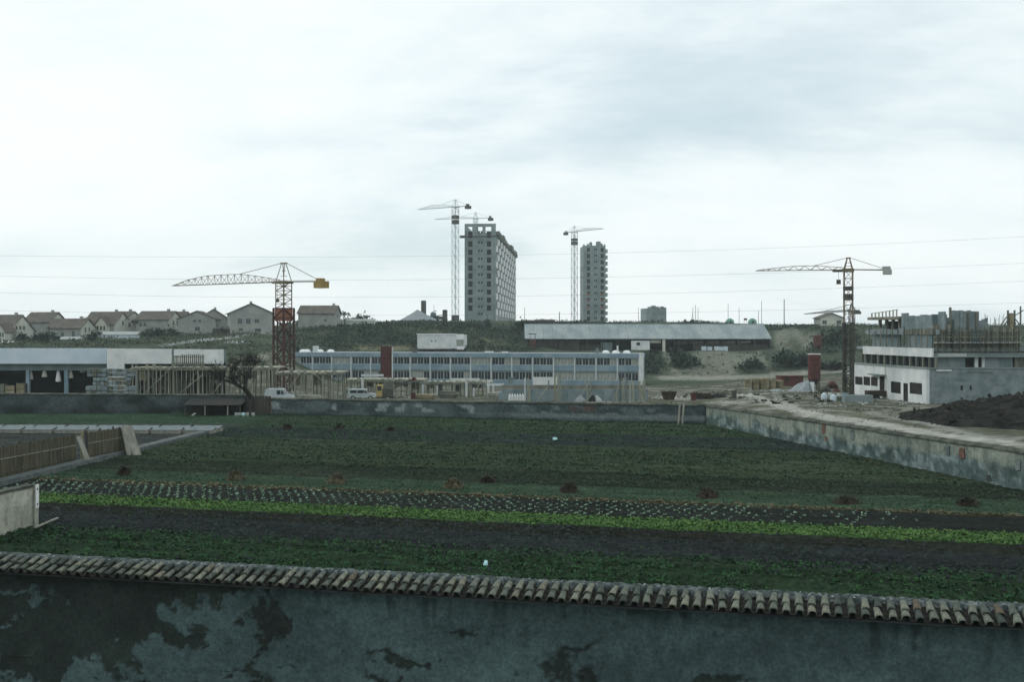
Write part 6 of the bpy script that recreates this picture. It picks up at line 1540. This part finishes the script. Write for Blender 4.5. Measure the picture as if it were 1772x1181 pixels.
# dark spoil mound at the right edge
b = MB(); cx_, cy_, rx_, ry_ = 39.0, 78.5, 12.5, 16.0; n = 60; m_ = 34
for j in range(m_ + 1):
    q = j / m_
    for k_ in range(n):
        a = 2 * math.pi * k_ / n; e = 1 + .22 * (float(fbm(math.cos(a) * 1.6 + 3, math.sin(a) * 1.6, 3, 4)) - .5) * 2
        x, y = cx_ + rx_ * q * e * math.cos(a), cy_ + ry_ * q * e * math.sin(a)
        if right_side(np.array(x), np.array(y)) < 1.3:     # held back behind the garden wall
            pr = 1.3 - float(right_side(np.array(x), np.array(y))); nx_ = np.array([-rdir[1], rdir[0]]); x += pr * nx_[0]; y += pr * nx_[1]
        g_ = ground(x, y)
        z = g_ - .15 + 2.0 * max(0, 1 - q ** 1.7) * (.72 + .5 * float(fbm(x * .35, y * .35, 4, 44))) + .7 * (float(fbm(x * 1.1, y * 1.1, 4, 45)) - .5)
        b.v.append((x, y, z if q < 1 else g_ - .4))
for j in range(m_):
    for k_ in range(n): b.f.append((j * n + k_, j * n + (k_ + 1) % n, (j + 1) * n + (k_ + 1) % n, (j + 1) * n + k_))
lv = [q for q in b.v if right_side(np.array(q[0]), np.array(q[1])) > 1.5]
b.build('earth_mound', M['dark_earth'], None, True, label='large dark mound of dug earth behind the side wall', cat='mound')

cl_ = MB(); rs_ = random.Random(8)
for i in range(900):
    q = Vector(rs_.choice(lv)) + Vector((rs_.uniform(-.4, .4), rs_.uniform(-.4, .4), rs_.uniform(-.02, .1))); s_ = rs_.choice((.06, .09, .12, .18, .3)) * rs_.uniform(.7, 1.2)
    k_ = len(cl_.v); cl_.v += [tuple(q + Vector(d_) * s_ * rs_.uniform(.6, 1.3)) for d_ in ((1, 0, 0), (0, 1, 0), (-1, 0, 0), (0, -1, 0), (0, 0, .8), (0, 0, -.8))]
    cl_.f += [tuple(k_ + e for e in f_) for f_ in ((0, 1, 4), (1, 2, 4), (2, 3, 4), (3, 0, 4), (1, 0, 5), (2, 1, 5), (3, 2, 5), (0, 3, 5))]
M['mound_clod'] = mat('mound_clod', (0.014, 0.015, 0.013), (0.055, 0.055, 0.046), scale=.7, rough=1.0, spec=0.0)
cl_.build('earth_clods', M['mound_clod'], label='loose clods of earth on the dark mound', cat='soil', kind='stuff')
# yard clutter between the walls and the buildings
for i, (px, Yq, w_, h_, m_, lb) in enumerate(((735, 138, 2.6, .7, 'new_wood', 'low plank pile right of the yellow digger'), (775, 141, 2.2, 1.0, 'form_wood', 'dark plank pile under the propped deck'), (860, 139, 1.8, .8, 'wood', 'pale plank pile at the end of the propped deck'), (1040, 136, 2.4, .7, 'form_wood', 'dark plank pile between the middle column forms'),
        (1215, 132, 2.2, .8, 'dark_straw', 'brown plank pile near the wall corner'), (1245, 134, 1.6, .6, 'dark_wood', 'dark plank pile on the spoil right of the wall corner'), (1280, 150, 2.0, .7, 'wood', 'pale plank pile left of the yellowish stacks'), (540, 127, 2.8, .9, 'wood', 'pale plank pile under the big braces'), (1455, 118, 1.8, .5, 'form_wood', 'plank pile by the grey crane foot'))):
    x = Xp(px, Yq); t = thing('plank_pile', lb, 'timber', (x, Yq, ground(x, Yq) - .05), rnd.uniform(-.5, .5), 'plank piles about the site')
    for j in range(5): MB().box(-w_ / 2 + rnd.uniform(-.3, .3), w_ / 2 + rnd.uniform(-.3, .3), -.5 + rnd.uniform(-.1, .1), .5 + rnd.uniform(-.1, .1), h_ * j / 5, h_ * (j + .8) / 5).build('plank', M[m_], t)
for i, (px, Yq, m_, lb) in enumerate(((715, 137, 'rust', 'rusty drum right of the digger'), (868, 137, 'school_blue', 'blue drum by the end of the propped deck'), (873, 137.5, 'rust', 'rusty drum beside the blue one'), (1200, 128, 'rust', 'rusty drum near the wall corner'), (1270, 128, 'crane_dark', 'dark drum beside the pale track'), (1462, 116, 'school_blue', 'blue drum by the grey crane foot'))):
    x = Xp(px, Yq); t = thing('oil_drum', lb, 'drum', (x, Yq, ground(x, Yq) - .03), 0, 'drums about the site')
    MB().lathe([(.01, 0), (.3, 0), (.3, .3), (.315, .31), (.3, .32), (.3, .6), (.315, .61), (.3, .62), (.3, .9), (.01, .9)], 14).build('body', M[m_], t)
for px, Yq, hgt, lb in ((140, 292, 5.5, 'thin bare tree rising behind the long low house'), (236, 296, 4.5, 'thin bare tree between the yellow-gabled and blue-grey houses'), (596, 306, 5.0, 'bare tree leaning by the pale low shed'), (1128, 262, 4, 'bare sapling on the bank below the white office')):
    x = Xp(px, Yq); bare_tree(lb, (x, Yq, ground(x, Yq)), hgt, .8, int(px), .1)

# ------------------------------------------------------------------ overhead power lines
LINES = [('topmost thin power line rising across the sky', 250, [(-60, 442), (300, 444), (560, 446), (900, 441), (1240, 433), (1772, 409), (1860, 405)]),
         ('second power line from the top, passing behind the left crane', 248, [(-60, 477), (300, 482), (700, 486), (1200, 476), (1772, 455), (1860, 452)]),
         ('third power line from the top, sagging before the towers', 246, [(-60, 505), (300, 512), (700, 516), (1200, 506), (1772, 487), (1860, 483)]),
         ('lowest power line skimming the ridge and the right building', 244, [(-60, 536), (300, 543), (650, 547), (1150, 541), (1500, 533), (1772, 524), (1860, 521)])]
for lb, Y, pts in LINES:
    b = MB(); xs_ = np.linspace(-60, 1860, 60)
    co = np.polyfit([p[0] for p in pts], [p[1] for p in pts], 3); ys_ = np.polyval(co, xs_)
    Yv = Y * (1 + (xs_ - 886) / 1772 * .10)
    q = [P(x, y, yy) for x, y, yy in zip(xs_, ys_, Yv)]
    for a, c in zip(q, q[1:]): b.tube(a, c, .017, n=4, cap=False)
    b.build('power_line', M['wire'], label=lb, cat='power line', group='overhead power lines')

# ------------------------------------------------------------------ hill vegetation
def shrub_mesh(seed, n=420, leafs=.35):
    rs_ = np.random.RandomState(seed); c = rs_.normal(0, .45, (14, 3)) * np.array([1, 1, .55]); c[:, 2] = np.abs(c[:, 2]) + .1
    C = c[rs_.randint(0, 14, n)] + rs_.normal(0, .2, (n, 3)); C[:, 2] = np.abs(C[:, 2])
    return leaves(C, rs_.uniform(.5, 1.2, n) * leafs, tilt=1.3, aspect=.6, rs=rs_)
SM = [npmesh('shrub', *shrub_mesh(s), M['scrub']) for s in (1, 2, 3)]
for px, py, sx, sz, lb in ((620, 553, 2.8, 2.4, 'round dark shrub behind the pale low shed on the ridge'), (1181, 634, 3.4, 3.4, 'big round dark bush on the pale bank left of the sand face'), (1300, 640, 3.2, 2.4, 'broad dark bush between the pale trails'), (1360, 632, 3.6, 3.2, 'large dark bush left of the red silo'), (1386, 636, 3.2, 3.0, 'dark bush touching the red silo'),
        (1440, 600, 4.2, 4.2, 'tall dark bush on the bank by the grey crane'), (1462, 592, 3.6, 3.6, 'dark bush just behind the grey crane mast'), (1438, 640, 3, 2, 'low bush right of the red silo'), (40, 590, 2.2, 1.8, 'garden bush before the leftmost house'), (70, 592, 2.4, 2.0, 'garden bush right of the leftmost porch'), (86, 591, 2.2, 2.2, 'dark garden bush left of the blue-topped shed'),
        (160, 590, 1.8, 2.2, 'dark garden bush right of the long low house'), (256, 582, 2.2, 1.8, 'bush before the blue-grey house'), (276, 583, 2.6, 2.0, 'broad bush before the blue-grey house'), (300, 582, 1.8, 1.7, 'small bush at the corner of the blue-grey house'), (394, 577, 2.0, 1.5, 'dark hedge bush left of the tallest house'), (448, 574, .8, 1.8, 'narrow dark cypress at the tallest house'),
        (515, 560, 1.8, 1.6, 'bush left of the lone house'), (140, 553, 1.6, 1.6, 'thin bush rising behind the long low house'), (838, 570, 2.0, 2.4, 'dark bush at the foot of the long tower block'), (905, 568, 3.0, 2.0, 'dark bushy clump between tower and long shed')):
    p = hit(px, py, 200); o = link('shrub', SM[rnd.randrange(3)], None, p, rnd.uniform(0, 6), lb, 'shrub', 'shrubs on the hillside'); o.scale = (sx, sx, sz)
def scatter(name, label, cat, n, regions, size, m, seed, per=4, spread=.5):
    rs_ = np.random.RandomState(seed); pts = []
    for x0, x1, y0, y1, wgt in regions:
        mn = int(n * wgt); px = rs_.uniform(x0, x1, mn * 2); Yq = rs_.uniform(y0, y1, mn * 2); X_ = Xp(px, Yq)
        k = (fbm(X_ * .11 + 7, Yq * .11, 3, seed) > .42) & ((right_side(X_, Yq) > 1.8) | (beyond_far(X_, Yq) > 2))
        X_, Yq = X_[k][:mn], Yq[k][:mn]; pts.append(np.stack([X_, Yq, hz(X_, Yq)], 1))
    C = np.repeat(np.concatenate(pts), per, 0); C += rs_.normal(0, spread, C.shape) * np.array([1, 1, .25]); C[:, 2] += spread * .2
    V, Q = leaves(C, rs_.uniform(.5, 1.3, len(C)) * size, tilt=1.2, aspect=.6, rs=rs_)
    link(name, npmesh(name, V, Q, M[m]), label=label, cat=cat, kind='stuff')
scatter('undergrowth', 'dark rough undergrowth covering the slope below the ridge', 'undergrowth', 3000, [(560, 800, 266, 314, .45), (800, 930, 268, 316, .2), (480, 600, 250, 300, .12), (1112, 1140, 250, 274, .08), (1168, 1194, 254, 272, .05), (1400, 1480, 270, 330, .12), (1480, 1772, 230, 340, .12)], .6, 'scrub', 4, 7, .8)
scatter('hill_grass', 'dull rough grass on the hillside', 'grass', 7000, [(-60, 480, 205, 292, .55), (480, 930, 255, 315, .3), (1090, 1480, 250, 275, .04), (1400, 1772, 280, 335, .1)], .55, 'hill_grass', 5, 3, .6)
scatter('ridge_scrub', 'ragged dark fringe of scrub along the ridge', 'scrub', 1500, [(480, 780, 318, 334, .3), (880, 1420, 318, 332, .7), (1450, 1772, 334, 348, .2)], .6, 'scrub', 6, 4, .5)
scatter('site_weeds', 'thin weeds on the trampled site ground', 'weeds', 1800, [(1130, 1480, 112, 240, .7), (1300, 1772, 66, 118, .15), (850, 1130, 125, 200, .15)], .16, 'hill_grass', 7, 3, .4)
scatter('wall_top_growth', 'dry weeds growing along the back of the far wall', 'weeds', 700, [(480, 1210, 100, 112, 1.0)], .4, 'dry_leaf', 8, 4, .4)

# ------------------------------------------------------------------ haze
hz_me = MB().box(-560, 560, -260, 960, -8, 62).mesh('haze')
hm = bpy.data.materials.new('haze'); hm.use_nodes = True; hm.node_tree.nodes.clear()
pv = hm.node_tree.nodes.new('ShaderNodeVolumePrincipled'); ho = hm.node_tree.nodes.new('ShaderNodeOutputMaterial')
pv.inputs['Color'].default_value = (0.84, 0.985, 1.0, 1); pv.inputs['Density'].default_value = 0.00024; pv.inputs['Anisotropy'].default_value = 0.2
hm.node_tree.links.new(pv.outputs[0], ho.inputs['Volume']); hz_me.materials.append(hm)
link('haze', hz_me, kind='stuff', label='thin pale haze over the whole valley', cat='haze')
